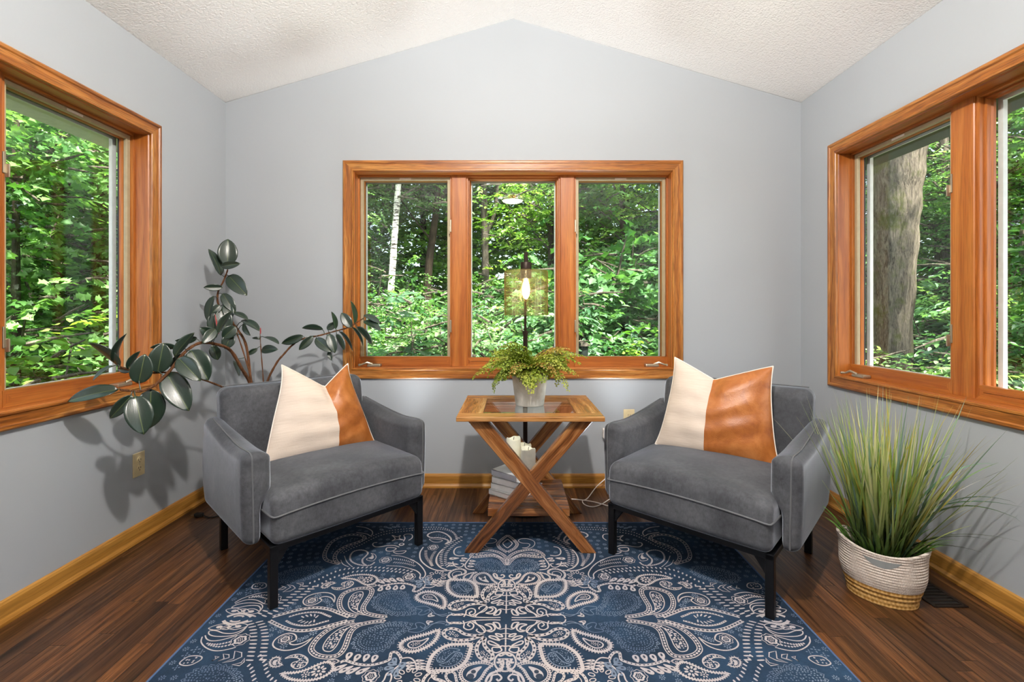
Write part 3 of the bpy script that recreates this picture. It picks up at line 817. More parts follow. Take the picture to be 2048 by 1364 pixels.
o = b.build('lamp_cord', M['whiteplastic'], None, smooth=True); tag(o, 'white cord lying on the floor from table to right armchair', 'cord')
t = empty('electric_plug', 'black plug and cord lying on the floor behind left armchair', 'cord', ground(398, 1033))
b = MB(); b.soft((.022, .012, .010), .006, lambda x, y, z: Vector((x, y, z + .010)), 3, 3); b.build('plug_body', M['ink'], t, smooth=True, weld=True)
b = MB()
for s in (-1, 1): b.box((-.03, s * .006, .010), (.02, .0015, .006))
b.build('prongs', M['nickel'], t)
b = MB(); b.tube(catmull([(.02, 0, .009), (.07, -.02, .004), (.13, .01, .004), (.22, .06, .004), (.30, .14, .004)], 8), .003, 8); b.build('cable', M['ink'], t, smooth=True)
t = empty('floor_vent', 'brown slotted floor vent beside the basket', 'floor vent', (1.655, 1.90, 0))
b = MB()
for x in (-.058, .058): b.box((x, 0, .0025), (.014, .30, .005))
for y in (-.145, .145): b.box((0, y, .0025), (.116, .012, .005))
b.build('vent_frame', M['ventmetal'], t, bevel=.0015)
b = MB()
for i in range(14): b.box((0, -.13 + i * .02, .0018), (.104, .008, .0036))
b.build('slats', M['ventmetal'], t)
b = MB(); b.box((0, 0, .0006), (.104, .28, .001)); b.build('duct', M['ink'], t)
# ------------------------------------------------------------------ ceiling lamps (behind / above the viewer), added floor fill lights
def ceil_lamp(label, y, drop, power, up, size):
    t = empty('ceiling_lamp', label, 'ceiling lamp', (XM, y, ZR), 0, 'ceiling lamps on the ridge')
    b = MB(); b.lathe([(.07, -.0), (.07, -.03), (.02, -.036), (.014, -.04), (.014, -drop + .05), (.03, -drop + .045), (.03, -drop + .03)], 32); b.build('canopy', M['brass'], t, smooth=True)
    b = MB(); b.lathe([(.172, -drop + .046), (.176, -drop + .040), (.172, -drop + .034), (.168, -drop + .040)], 40, close=True); b.build('rim', M['brass'], t, smooth=True)
    b = MB(); b.lathe([(.17, -drop + .04), (.155, -drop + .022), (.12, -drop + .006), (.06, -drop - .004), (0, -drop - .006)], 40); b.build('glass_bowl', M['lampglow'], t, smooth=True)
    for nm, e, z in (('down_light', power, -drop - .10), ('up_light', up, -drop + .09)):
        if e <= 0: continue
        L = bpy.data.lights.new(nm, 'POINT'); L.energy = e; L.shadow_soft_size = size; L.color = (1, .935, .87)
        o = bpy.data.objects.new(nm, L); COL.objects.link(o); o.parent = t; o.location = (.03, 0, z)
    return t

def added_uplighter(label, x, y, power, ty=.36, size=.05):  # added fixtures, unseen; they brighten the ceiling more than the gable wall
    t = empty('added_uplighter', label, 'added_uplight', (x, y, 0), 0, 'added floor uplighters')
    b = MB(); b.lathe([(.07, 0), (.075, .01), (.075, .19), (.07, .20), (.064, .20), (.064, .10), (0, .10)], 32); b.build('can', M['bronze'], t, smooth=True)
    L = bpy.data.lights.new('added_uplight', 'SPOT'); L.energy = power; L.shadow_soft_size = size; L.spot_size = math.radians(92); L.spot_blend = .5; L.color = (.94, .975, 1)
    o = bpy.data.objects.new('added_uplight', L); COL.objects.link(o); o.parent = t; o.location = (0, 0, .19)
    o.rotation_euler = Vector((-x * .1, ty, 1)).to_track_quat('-Z', 'Y').to_euler()
    return t
ceil_lamp('shallow glass bowl ceiling lamp mirrored in the middle window pane', -1.30, .12, 0, LAMP_A, .05)
ceil_lamp('shallow glass bowl ceiling lamp over the rug', .55, .12, LAMP_B, 0, .05)
added_uplighter('added bronze fill light on the floor behind the viewer on the left', -.74, -.6, FILL_UP * .38)
added_uplighter('added bronze fill light on the floor behind the viewer on the right', .74, -.6, FILL_UP * .38)
added_uplighter('added bronze fill light on the floor, unseen behind the left armchair', -.64, 2.80, FILL_UP * LB, -.42, .09)
added_uplighter('added bronze fill light on the floor, unseen behind the right armchair', .70, 2.80, FILL_UP * LB, -.42, .09)
# ------------------------------------------------------------------ rubber plant
rp = empty('rubber_plant', 'tall rubber plant with glossy dark leaves in the left corner', 'plant', (-1.43, 2.66, 0))
RPO = Vector((-1.43, 2.66, 0))
b = MB(); b.lathe([(.10, 0), (.135, .26), (.14, .27), (.14, .285), (.125, .285), (.122, .25), (0, .25)], 32); b.build('pot', M['greypot'], rp, smooth=True)
b = MB(); b.lathe([(.121, .24), (.12, .252), (0, .256)], 24); b.build('soil', M['soil'], rp)
def add_tint(o, cols):
    a = o.data.color_attributes.new('tint', 'FLOAT_COLOR', 'POINT')
    a.data.foreach_set('color', np.asarray(cols, dtype=np.float32).ravel())
def big_leaf(base, tip, wvis_px, parent, depth, origin, attach, flip=1, droop=.10, tilt=None):
    base = Vector(base); tip = Vector(tip)
    ax = tip - base; L = ax.length; ax.normalize()
    view = (base * .5 + tip * .5) - Vector((0, 0, H)); view.normalize()
    side = ax.cross(view).normalized(); nrm = side.cross(ax).normalized()
    if nrm.dot(view) > 0: nrm = -nrm
    wv = wvis_px * depth / F
    wt = max(wv, .42 * L); wt = min(wt, .115)
    a = math.acos(max(.15, min(1, wv / wt))) * flip
    side2 = side * math.cos(a) + nrm * math.sin(a); n2 = nrm * math.cos(a) - side * math.sin(a)
    if n2.z < 0 and abs(a) > .6: n2 = -n2
    b = MB(); NL, NW = 12, 4; V = []; uvs = []
    for j in range(NL + 1):
        t = j / NL
        w = wt / 2 * (math.sin(PI * t ** .85)) ** .62 if 0 < t < 1 else .0015
        if t > .9: w *= (1 - (t - .9) * 4.5)
        c = base + ax * (L * t) - n2 * (droop * L * (4 * t * (t - 1) + 0) * -1 * -.5)
        for i in range(-NW, NW + 1):
            s_ = i / NW
            V.append(c + side2 * (w * s_) + n2 * (w * .30 * abs(s_) ** 1.3))
            uvs.append((t * L, w * s_ / wt * 2))
    W = 2 * NW + 1
    fs = [[j * W + i, j * W + i + 1, (j + 1) * W + i + 1, (j + 1) * W + i] for j in range(NL) for i in range(W - 1)]
    b.add([v - origin for v in V], fs, [[uvs[k] for k in f] for f in fs])
    # petiole back to the branch
    b.tube([base - origin + ax * .01, (base - origin) * .5 + (attach - origin) * .5 + Vector((0, 0, .004)), attach - origin], [.0022, .0020, .0026], 6)
    o = b.build('leaf', M['rubleaf'], parent, smooth=True, angle=80)
    md = o.modifiers.new('thick', 'SOLIDIFY'); md.thickness = .0012
    return o
def branch(pts, r0, r1, leaves, name='branch'):
    P = catmull([at(x, y, d) for x, y, d in pts], 6)
    n = len(P)
    b = MB(); b.tube([p - RPO for p in P], [r0 + (r1 - r0) * i / (n - 1) + .0007 * math.sin(i * 2.1) for i in range(n)], 8)
    br_ = b.build(name, M['stem'], rp, smooth=True)
    for lf in leaves:
        (bx, by), (tx_, ty_), w, d0, d1 = lf[:5]
        fl_ = lf[5] if len(lf) > 5 else 1
        base = at(bx, by, d0); tip = at(tx_, ty_, d1)
        att = min(P, key=lambda q: (q - base).length)
        big_leaf(base, tip, w, br_, (d0 + d1) / 2, RPO, att, fl_)
    return br_
potp = (524, 905, 2.66)
branch([potp, (512, 840, 2.63), (503, 775, 2.60), (482, 735, 2.50), (460, 700, 2.42), (430, 688, 2.30), (400, 686, 2.20), (370, 704, 2.10), (340, 741, 2.02), (310, 770, 1.97), (282, 782, 1.93), (256, 781, 1.90), (240, 779, 1.885)], .0095, .0045, [
    ((237, 779), (135, 803), 26, 1.89, 1.83), ((264, 790), (220, 837), 24, 1.90, 1.87), ((270, 792), (288, 869), 46, 1.88, 1.86),
    ((302, 778), (299, 857), 50, 1.97, 1.97), ((332, 745), (378, 822), 47, 2.02, 2.0), ((357, 716), (401, 762), 35, 2.02, 2.0),
    ((382, 700), (417, 761), 42, 2.10, 2.09), ((315, 746), (327, 686), 40, 1.99, 2.0), ((277, 767), (290, 708), 37, 1.94, 1.95),
    ((349, 713), (389, 665), 19, 2.04, 2.08), ((354, 696), (300, 695), 13, 2.12, 2.05, -1), ((394, 676), (350, 681), 14, 2.2, 2.12, -1),
    ((433, 675), (400, 655), 24, 2.26, 2.2), ((431, 658), (405, 687), 20, 2.24, 2.18), ((436, 666), (464, 622), 13, 2.3, 2.34),
    ((368, 708), (342, 737), 20, 2.12, 2.1), ((425, 690), (436, 720), 20, 2.36, 2.38)])
branch([potp, (508, 850, 2.64), (492, 800, 2.56), (440, 772, 2.35), (361, 747, 2.10), (290, 746, 1.97), (262, 741, 1.93), (240, 733, 1.92)], .006, .003, [
    ((255, 738), (280, 702), 11, 1.92, 1.93), ((229, 724), (253, 667), 11, 1.92, 1.90), ((240, 733), (177, 686), 16, 1.92, 1.86, -1),
    ((224, 731), (186, 761), 7, 1.91, 1.87), ((262, 741), (236, 738), 12, 1.94, 1.95, -1)])
branch([potp, (519, 840, 2.65), (512, 780, 2.62), (503, 770, 2.61), (493, 694, 2.62), (476, 660, 2.63), (452, 632, 2.64), (436, 606, 2.64), (437, 581, 2.65), (445, 566, 2.65), (454, 544, 2.65), (456, 532, 2.65)], .009, .0035, [
    ((455, 531), (456, 478), 35, 2.66, 2.68), ((442, 551), (417, 498), 17, 2.65, 2.63), ((443, 533), (481, 527), 16, 2.60, 2.60, -1),
    ((457, 551), (494, 591), 30, 2.65, 2.62), ((445, 575), (407, 575), 14, 2.63, 2.58, -1), ((445, 587), (471, 625), 21, 2.63, 2.62),
    ((427, 592), (417, 645), 14, 2.58, 2.56), ((440, 610), (420, 630), 18, 2.60, 2.57), ((442, 618), (454, 667), 32, 2.60, 2.59),
    ((464, 625), (496, 640), 10, 2.62, 2.60, -1), ((484, 640), (519, 662), 14, 2.62, 2.58, -1), ((487, 646), (501, 671), 10, 2.6, 2.56),
    ((471, 653), (445, 677), 24, 2.56, 2.53), ((462, 670), (450, 698), 24, 2.56, 2.54), ((430, 625), (425, 668), 24, 2.58, 2.57), ((452, 606), (462, 640), 20, 2.62, 2.6)])
branch([potp, (527, 840, 2.66), (527, 770, 2.66), (522, 701, 2.67), (520, 667, 2.67)], .005, .002, [
    ((528, 674), (558, 688), 8, 2.67, 2.64, -1), ((523, 700), (556, 699), 17, 2.67, 2.63, -1), ((521, 678), (504, 676), 5, 2.67, 2.66), ((515, 697), (494, 710), 10, 2.66, 2.64)])
branch([potp, (516, 840, 2.62), (505, 770, 2.6), (487, 705, 2.6), (468, 650, 2.62), (462, 632, 2.63)], .005, .003, [((466, 722), (478, 752), 9, 2.56, 2.55)])
branch([potp, (527, 835, 2.66), (533, 770, 2.67), (552, 728, 2.69), (568, 708, 2.70), (585, 690, 2.71), (605, 678, 2.72), (639, 671, 2.73), (668, 663, 2.74), (697, 655, 2.75), (713, 645, 2.75), (728, 636, 2.75)], .0075, .0032, [
    ((606, 671), (563, 687), 17, 2.72, 2.68, -1), ((646, 658), (604, 656), 12, 2.72, 2.70, -1), ((626, 672), (598, 700), 16, 2.70, 2.67),
    ((631, 677), (663, 704), 20, 2.68, 2.65), ((657, 703), (663, 721), 9, 2.68, 2.67), ((658, 668), (670, 706), 20, 2.68, 2.66), ((672, 668), (689, 700), 12, 2.71, 2.69),
    ((678, 663), (705, 702), 6, 2.74, 2.72), ((654, 659), (674, 644), 14, 2.73, 2.75, -1), ((671, 658), (663, 623), 9, 2.73, 2.74), ((702, 655), (683, 626), 20, 2.73, 2.74),
    ((709, 647), (701, 601), 9, 2.76, 2.77), ((705, 655), (726, 692), 6, 2.74, 2.72), ((713, 654), (744, 689), 12, 2.74, 2.71), ((727, 642), (762, 662), 13, 2.74, 2.71, -1), ((728, 630), (760, 647), 11, 2.76, 2.74, -1)])
for (bx, by, ex, ey, d) in ((437, 668, 430, 628, 2.33), (521, 668, 521, 655, 2.67)):
    b = MB(); p, q = at(bx, by, d) - RPO, at(ex, ey, d) - RPO
    b.tube([p, p.lerp(q, .3), p.lerp(q, .8), q], [.002, .0036, .003, .0005], 8); b.build('leaf_bud', M['bud'], rp, smooth=True)
# ------------------------------------------------------------------ numpy leaf clouds
OVAL = ([(0, 0, 0), (.30, .25, .05), (.68, .22, .05), (1, 0, -.06), (.68, -.22, .05), (.30, -.25, .05)], [(0, 1, 2, 3), (0, 3, 4, 5)])
ROUND = ([(0, 0, 0), (.25, .36, .05), (.7, .34, .05), (1, 0, -.04), (.7, -.34, .05), (.25, -.36, .05)], [(0, 1, 2, 3), (0, 3, 4, 5)])
SLIM = ([(0, 0, 0), (.35, .17, .04), (.7, .13, .04), (1, 0, -.10), (.7, -.13, .04), (.35, -.17, .04)], [(0, 1, 2, 3), (0, 3, 4, 5)])
MAPLE = ([(0, 0, 0), (.05, .34, .03), (.30, .26, .02), (.42, .55, .05), (.62, .25, .02), (1, 0, -.08), (.62, -.25, .02), (.42, -.55, .05), (.30, -.26, .02), (.05, -.34, .03)],
         [(0, 1, 2), (0, 2, 3, 4), (0, 4, 5), (0, 5, 6), (0, 6, 7, 8), (0, 8, 9)])
FAN = ([(0, 0, 0), (.55, .42, .03), (.9, .28, 0), (1, 0, -.03), (.9, -.28, 0), (.55, -.42, .03)], [(0, 1, 2, 3), (0, 3, 4, 5)])
def leaves_mesh(name, P, D, Nn, size, tmpl, cols, mat):
    "P origins, D directions, Nn normals, size lengths, cols (n,3)"
    P = np.asarray(P, float); D = np.asarray(D, float); Nn = np.asarray(Nn, float); size = np.asarray(size, float)
    D /= np.linalg.norm(D, axis=1)[:, None] + 1e-9
    S_ = np.cross(Nn, D); S_ /= np.linalg.norm(S_, axis=1)[:, None] + 1e-9
    Nn = np.cross(D, S_)
    tv = np.array(tmpl[0], float); k = len(tv); n = len(P)
    V = P[:, None, :] + size[:, None, None] * (D[:, None, :] * tv[None, :, 0:1] + S_[:, None, :] * tv[None, :, 1:2] + Nn[:, None, :] * tv[None, :, 2:3])
    V = V.reshape(-1, 3)
    loops = []; starts = []; tot = []; c = 0
    for f in tmpl[1]: starts.append(c); tot.append(len(f)); c += len(f)
    lf = np.array([i for f in tmpl[1] for i in f])
    LI = (np.arange(n)[:, None] * k + lf[None, :]).ravel()
    ST = (np.arange(n)[:, None] * c + np.array(starts)[None, :]).ravel()
    TT = np.tile(tot, n)
    me = bpy.data.meshes.new(name)
    me.vertices.add(len(V)); me.loops.add(len(LI)); me.polygons.add(len(ST))
    me.vertices.foreach_set('co', V.astype(np.float32).ravel())
    me.loops.foreach_set('vertex_index', LI.astype(np.int32)); me.polygons.foreach_set('loop_start', ST.astype(np.int32)); me.polygons.foreach_set('loop_total', TT.astype(np.int32))
    me.update(calc_edges=True); me.validate()
    a = me.color_attributes.new('tint', 'FLOAT_COLOR', 'POINT')
    cc = np.ones((n, k, 4), np.float32); cc[:, :, :3] = np.asarray(cols)[:, None, :]
    a.data.foreach_set('color', cc.ravel())
    me.materials.append(mat)
    return me
def obj(name, me, parent=None, loc=None):
    o = bpy.data.objects.new(name, me); COL.objects.link(o)
    if parent: o.parent = parent
    if loc is not None: o.location = loc
    return o
def tints(rng, n, c1, c2, j=.12):
    a = np.array(C(c1)[:3]); b_ = np.array(C(c2)[:3])
    t = rng.random(n)[:, None]
    return np.clip((a + (b_ - a) * t) * (1 + j * rng.standard_normal((n, 1))), .002, 1)
# ------------------------------------------------------------------ fern in a whitewashed pot on the side table
FP = Vector((.091, 2.385, .6385))
fn_ = empty('potted_fern', 'yellow green maidenhair fern in a whitewashed pot on the side table', 'plant', FP)
b = MB(); b.lathe([(.070, 0), (.073, .004), (.0905, .138), (.093, .143), (.093, .150), (.088, .151), (.084, .146), (.082, .12), (0, .12)], 40); b.build('pot', M['pot'], fn_, smooth=True, angle=60)
b = MB(); b.lathe([(.081, .115), (.08, .124), (.03, .130), (0, .131)], 24); b.build('soil', M['soil'], fn_)
rng = np.random.default_rng(5)
P, D, Nn, SZ, CO = [], [], [], [], []
stems = MB()
NF = 74
for f in range(NF):
    az = 2 * PI * (f / NF) * 5.0 + rng.normal(0, .35)
    L = rng.uniform(.17, .31)
    lift = rng.uniform(.25, 1.15)
    rad = Vector((math.cos(az), math.sin(az), 0)); sidev = Vector((-math.sin(az), math.cos(az), 0))
    fac = 1.0 if abs(rad.x) > .5 else .75
    pos = Vector((rad.x * .03 * rng.random(), rad.y * .03 * rng.random(), .128)); pts = [pos.copy()]
    ang = lift + .45
    nst = 16; st_ = L * fac / nst
    tipdrop = rng.uniform(1.6, 2.6)
    for i in range(nst):
        t = i / nst
        a = ang - tipdrop * t ** 1.15
        pos = pos + (rad * math.cos(a) + Vector((0, 0, 1)) * math.sin(a)) * st_ * 1.08
        if pos.z < .16 and pos.xy.length < .10: pos.z = .16
        if pos.z < .01: pos.z = .01
        pts.append(pos.copy())
    stems.tube(pts, [.0011 - .0007 * i / nst for i in range(nst + 1)], 4)
    base_c = rng.choice(3, p=[.55, .3, .15])
    pal = [('#6a7d28', '#98a842'), ('#8a9638', '#b8bd58'), ('#a5823f', '#c6a560')][base_c]
    for i in range(4, nst + 1):
        t = i / nst
        tan = (pts[i] - pts[i - 1]).normalized(); up = sidev.cross(tan).normalized()
        if up.z < 0: up = -up
        pl_ = .050 * math.sin(PI * min(1, .18 + .82 * t)) + .010
        for s in (-1, 1):
            pd = (sidev * s * .85 + tan * .55 - Vector((0, 0, .25 + .3 * t))).normalized()
            m_ = max(2, int(pl_ / .0085))
            for q in range(m_):
                pp = pts[i] + pd * (pl_ * (q + .5) / m_) + Vector(rng.normal(0, .0022, 3))
                for s2 in ((-1, 1) if q < m_ - 1 else (0,)):
                    dd = pd * .5 + tan * s2 * .8 + Vector((0, 0, -.2))
                    P.append(pp); D.append(dd); Nn.append(up + Vector(rng.normal(0, .35, 3))); SZ.append(rng.uniform(.008, .0125)); CO.append(tints(rng, 1, *pal)[0])
me = leaves_mesh('fronds', P, D, Nn, SZ, FAN, CO, M['fern']); obj('fronds', me, fn_)['kind'] = 'stuff'
stems.build('stems', M['wick'], fn_)
# ------------------------------------------------------------------ grass in a rope basket
BP = Vector((1.45, 1.825, 0)); BR = math.radians(-38)
gb = empty('grass_basket', 'two-tone rope basket of tall ornamental grass by the right wall', 'plant', BP, BR)
BH, BA, BB = .215, .138, .102
def bprof(z0, z1, n, off=0):
    out = []
    for i in range(n + 1):
        z = z0 + (z1 - z0) * i / n; t = z / BH
        s = .80 + .22 * smooth01(t / .55) - .03 * math.sin(PI * t) + .035 * smooth01((t - .82) / .18)
        out.append((s + off, z))
    return out
def brope(z0, z1, step, amp, name, mat, handle=False):
    n = int(round((z1 - z0) / step)); prof = []
    for k in range(n):
        for j in range(4):
            zz = z0 + (z1 - z0) * (k + j / 4) / n
            s = bprof(zz, zz, 1)[0][0]
            prof.append((s + amp * math.sin(PI * (j / 4)) ** .8, zz))
    prof.append((bprof(z1, z1, 1)[0][0], z1))
    inn = [(s - .06, z) for s, z in reversed(bprof(z0 + .004, z1, 6))]
    b = MB(); seg = 72
    full = prof + inn
    dip = lambda q, z: (.014 * math.cos(2 * q) * (z / BH) ** 2)      # the two ends rise
    nP = len(full); V = []
    for s, z in full:
        for k in range(seg):
            q = 2 * PI * k / seg
            V.append((BA * s * math.cos(q), BB * s * math.sin(q), z + dip(q, z)))
    fs = []
    for i in range(nP - 1):
        for k in range(seg): fs.append([i * seg + k, i * seg + (k + 1) % seg, (i + 1) * seg + (k + 1) % seg, (i + 1) * seg + k])
    b.add(V, fs); return b.build(name, mat, gb, smooth=True, angle=75)
brope(.0, .066, .022, .022, 'jute_base', M['jute'])
rb = brope(.066, BH, .0105, .014, 'rope_body', M['rope'])
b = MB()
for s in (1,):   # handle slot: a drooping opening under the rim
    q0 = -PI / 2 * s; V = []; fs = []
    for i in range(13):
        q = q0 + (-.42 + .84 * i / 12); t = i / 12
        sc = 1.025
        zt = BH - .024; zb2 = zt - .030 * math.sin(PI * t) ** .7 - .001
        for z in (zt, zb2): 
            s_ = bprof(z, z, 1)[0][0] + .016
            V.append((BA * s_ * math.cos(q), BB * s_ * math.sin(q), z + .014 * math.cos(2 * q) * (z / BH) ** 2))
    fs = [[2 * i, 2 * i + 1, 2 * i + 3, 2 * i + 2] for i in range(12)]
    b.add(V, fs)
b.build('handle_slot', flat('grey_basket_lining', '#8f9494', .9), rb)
b = MB(); b.lathe([(.0, .0), (.78, .0), (.78, .006), (0, .008)], 40, (0, 0, 0), 0, BA, BB); b.build('basket_bottom', M['jute'], gb)
b = MB(); b.lathe([(.93, .165), (.5, .178), (0, .182)], 32, (0, 0, 0), 0, BA, BB); b.build('moss_filling', M['soil'], gb)
rng = np.random.default_rng(11)
V, Fc, CO = [], [], []
inv = Matrix.Rotation(-BR, 3, 'Z')
def blade(p0, d0, L, bend, w, c0, c1, nseg=10, grav=1.0):
    "world-space blade growing from p0 in direction d0, bending down"
    p = Vector(p0); d = Vector(d0).normalized(); pts = [p.copy()]
    for i in range(nseg):
        t = (i + 1) / nseg
        d = (d + Vector((0, 0, -1)) * bend * grav * t / nseg * 2).normalized()
        p = p + d * L / nseg
        if p.x > XR - .015: p.x = XR - .015
        pts.append(p.copy())
    o = len(V)
    h = Vector((d0[0], d0[1], 0)); sd_ = Vector((-h.y, h.x, 0)).normalized() if h.length > .05 else Vector((math.cos(L * 99), math.sin(L * 99), 0))
    sd_ = (sd_ + Vector((rng.normal(0, .5), rng.normal(0, .5), 0))).normalized()
    a0, a1 = np.array(C(c0)[:3]), np.array(C(c1)[:3])
    for i, q in enumerate(pts):
        t = i / nseg
        ww = w * (1 - t ** 2.2) * (.75 + .5 * min(1, t * 4)) + .0003
        for s in (-1, 1):
            v = inv @ (q + sd_ * s * ww / 2 - BP); V.append(tuple(v))
            CO.append(tuple(a0 + (a1 - a0) * smooth01(t * 1.3)) + (1,))
    for i in range(nseg): Fc.append((o + 2 * i, o + 2 * i + 1, o + 2 * i + 3, o + 2 * i + 2))
RB = Matrix.Rotation(BR, 3, 'Z')
for k in range(400):
    q = rng.uniform(0, 2 * PI); r = math.sqrt(rng.random()) * .62
    loc = RB @ Vector((BA * r * math.cos(q), BB * r * math.sin(q), .178)) + BP
    out = Vector((loc.x - BP.x, loc.y - BP.y, 0))
    sp = rng.normal(0, .20)
    d = Vector((out.x * 3.3 + rng.normal(0, .20), out.y * 3.0 + rng.normal(0, .18), 1))
    if d.x < -.38: continue
    L = rng.uniform(.26, .60) if rng.random() < .75 else rng.uniform(.5, .66)
    bend = abs(rng.normal(.0, .35)) * (.4 + d.xy.length)
    pal = [('#2d4420', '#86a052'), ('#31491f', '#b0ba74'), ('#4d5f25', '#d3d3a0'), ('#2b4636', '#7d9a86'), ('#5a5f22', '#b8aa4c')][rng.choice(5, p=[.32, .28, .18, .14, .08])]
    blade(loc, d, L, bend, rng.uniform(.0040, .0085), *pal)
for k in range(70):   # short fresh blades near the rim
    q = rng.uniform(0, 2 * PI)
    loc = RB @ Vector((BA * .72 * math.cos(q), BB * .72 * math.sin(q), .176)) + BP
    d = Vector((loc.x - BP.x, loc.y - BP.y, 0)) * 6 + Vector((0, 0, 1)); blade(loc, d, rng.uniform(.08, .2), .9, .008, '#35531f', '#5f8a38')
def arc(px0, py0, px1, py1, px2, py2, d0, d2, w, c0, c1):
    a, m_, c_ = at(px0, py0, d0), at(px1, py1, (d0 + d2) / 2), at(px2, py2, d2)
    n = 16; pts = [a * (1 - t) ** 2 + (m_ * 2 - (a + c_) / 2) * 2 * t * (1 - t) + c_ * t * t for t in [i / n for i in range(n + 1)]]
    o = len(V); c0_, c1_ = np.array(C(c0)[:3]), np.array(C(c1)[:3])
    for i, q in enumerate(pts):
        if q.x > XR - .012: q.x = XR - .012
        t = i / n; ww = w * (1 - t ** 2.5) + .0004
        tn = (pts[min(i + 1, n)] - pts[max(i - 1, 0)]).normalized(); sd_ = (tn.cross(Vector((.35, -.5, .8)))).normalized()
        for s in (-1, 1):
            V.append(tuple(inv @ (q + sd_ * s * ww / 2 - BP))); CO.append(tuple(c0_ + (c1_ - c0_) * t) + (1,))
    for i in range(n): Fc.append((o + 2 * i, o + 2 * i + 1, o + 2 * i + 3, o + 2 * i + 2))
for a_ in ((1790, 1100, 1900, 1015, 2052, 1046, 1.80, 1.66, .008, '#2f4527', '#4d6b3a'), (1785, 1090, 1880, 1012, 2044, 1014, 1.80, 1.66, .007, '#2f4a33', '#4f7356'),
           (1790, 1090, 1900, 1003, 2040, 1008, 1.82, 1.68, .005, '#243627', '#3c5a41'), (1790, 1095, 1870, 1012, 2012, 938, 1.84, 1.70, .005, '#262a20', '#41463a'),
           (1790, 1085, 1890, 985, 1997, 925, 1.82, 1.68, .008, '#3b5a2c', '#67894a'), (1790, 1080, 1880, 960, 1996, 928, 1.84, 1.70, .007, '#3e6a4c', '#7fa98a'),
           (1800, 1105, 1880, 1075, 1985, 1080, 1.80, 1.66, .004, '#222a20', '#3a4636'), (1800, 1110, 1870, 1090, 1965, 1105, 1.78, 1.66, .004, '#20261e', '#39402f'),
           (1800, 1108, 1900, 1070, 2040, 1083, 1.80, 1.64, .003, '#2b3027', '#676f5e'), (1790, 1090, 1840, 965, 1910, 905, 1.82, 1.74, .006, '#26402c', '#486a55'),
           (1740, 1085, 1690, 960, 1640, 880, 1.80, 1.76, .005, '#24362a', '#5c7466'), (1735, 1090, 1680, 1000, 1645, 930, 1.80, 1.74, .005, '#24362a', '#6c8474'), (1735, 1085, 1700, 990, 1655, 905, 1.80, 1.8, .005, '#2e4433', '#8fa394')):
    arc(*a_)
me = bpy.data.meshes.new('grass_blades'); me.from_pydata(V, [], Fc); me.materials.append(M['grass'])
o = obj('grass_blades', me, gb); add_tint(o, CO); o['kind'] = 'stuff'
# ------------------------------------------------------------------ rug with its paisley pattern
RX0, RX1, RY1 = -1.094, 1.043, 2.444
RCX, RCY = (RX0 + RX1) / 2 + .004, 1.678
RHX, RHY = (RX1 - RX0) / 2, RY1 - RCY
cxw = (RX0 + RX1) / 2
rug = MB()
rug.box((cxw, RCY, RUGZ / 2), (2 * RHX, 2 * RHY, RUGZ), mat=0)
ZI, ZD = RUGZ + .0004, RUGZ + .0013
Z2 = RUGZ + .0008
def quadP(px, py):
    p = ground(px, py, RUGZ); return (abs(p.x - RCX), abs(p.y - RCY))
def A_(s): return [quadP(530 + x / 6.688, 1160 + y / 6.688) for x, y in s]
def B_(s): return [quadP(min(770 + x / 6.688, 1012), 1160 + y / 6.688) for x, y in s]
def C_(s): return [quadP(620 + x / 9.743, 1040 + y / 9.743) for x, y in s]
def D_(s): return [quadP(820 + x / 9.743, 1040 + y / 9.743) for x, y in s]
def E_(s): return [quadP(340 + x / 6.686, 1160 + y / 6.686) for x, y in s]
occ = {}
def mark(p, r=.0):
    n = int(r / .012) + 0
    i0, j0 = int(p[0] / .012), int(p[1] / .012)
    for i in range(-n, n + 1):
        for j in range(-n, n + 1): occ[(i0 + i, j0 + j)] = 1
CNT = [0]
def put(polys, mat, z):
    CNT[0] += 1; z += (CNT[0] % 37) * 1.1e-5
    for poly in polys:
        ca = sum(p[0] for p in poly) / len(poly); cb = sum(p[1] for p in poly) / len(poly)
        for sx in ((1,) if abs(ca) < .002 else (1, -1)):
            for sy in ((1,) if abs(cb) < .002 else (1, -1)):
                V = [(RCX + sx * a, RCY + sy * b_, z) for a, b_ in poly]
                if any(abs(v[0] - cxw) > RHX - .006 or abs(v[1] - RCY) > RHY - .006 for v in V): continue
                f = list(range(len(V)))
                if sx * sy < 0: f = f[::-1]
                rug.add(V, [f], None, mat)
def sm(pts, closed=False, n=6):
    return [(p.x, p.y) for p in catmull([(a, b_, 0) for a, b_ in pts], n, closed)]
def ribbon(pts, w, mat=1, z=ZI, closed=False, taper=False):
    w *= .80
    P = [Vector(p) for p in pts]; n = len(P)
    if closed: P = P + [P[0]]; n += 1
    Lf = []; Rt = []
    for i in range(n):
        if closed: t = P[(i + 1) % (n - 1)] - P[(i - 1) % (n - 1)]
        else: t = P[min(i + 1, n - 1)] - P[max(i - 1, 0)]
        if t.length < 1e-9: t = Vector((1, 0))
        t.normalize(); nn = Vector((-t.y, t.x)); ww = w / 2 * ((math.sin(PI * (i + .5) / n) ** .5) if taper else 1)
        Lf.append(P[i] + nn * ww); Rt.append(P[i] - nn * ww); mark(P[i], w / 2)
    put([[Rt[i], Rt[i + 1], Lf[i + 1], Lf[i]] for i in range(n - 1)], mat, z)
def resample(pts, step):
    P = [Vector(p) for p in pts]; out = []; acc = 0
    for i in range(len(P) - 1):
        L = (P[i + 1] - P[i]).length
        while acc <= L and L > 0:
            d = (P[i + 1] - P[i]); out.append((P[i] + d * (acc / L), d.normalized())); acc += step
        acc -= L
    return out
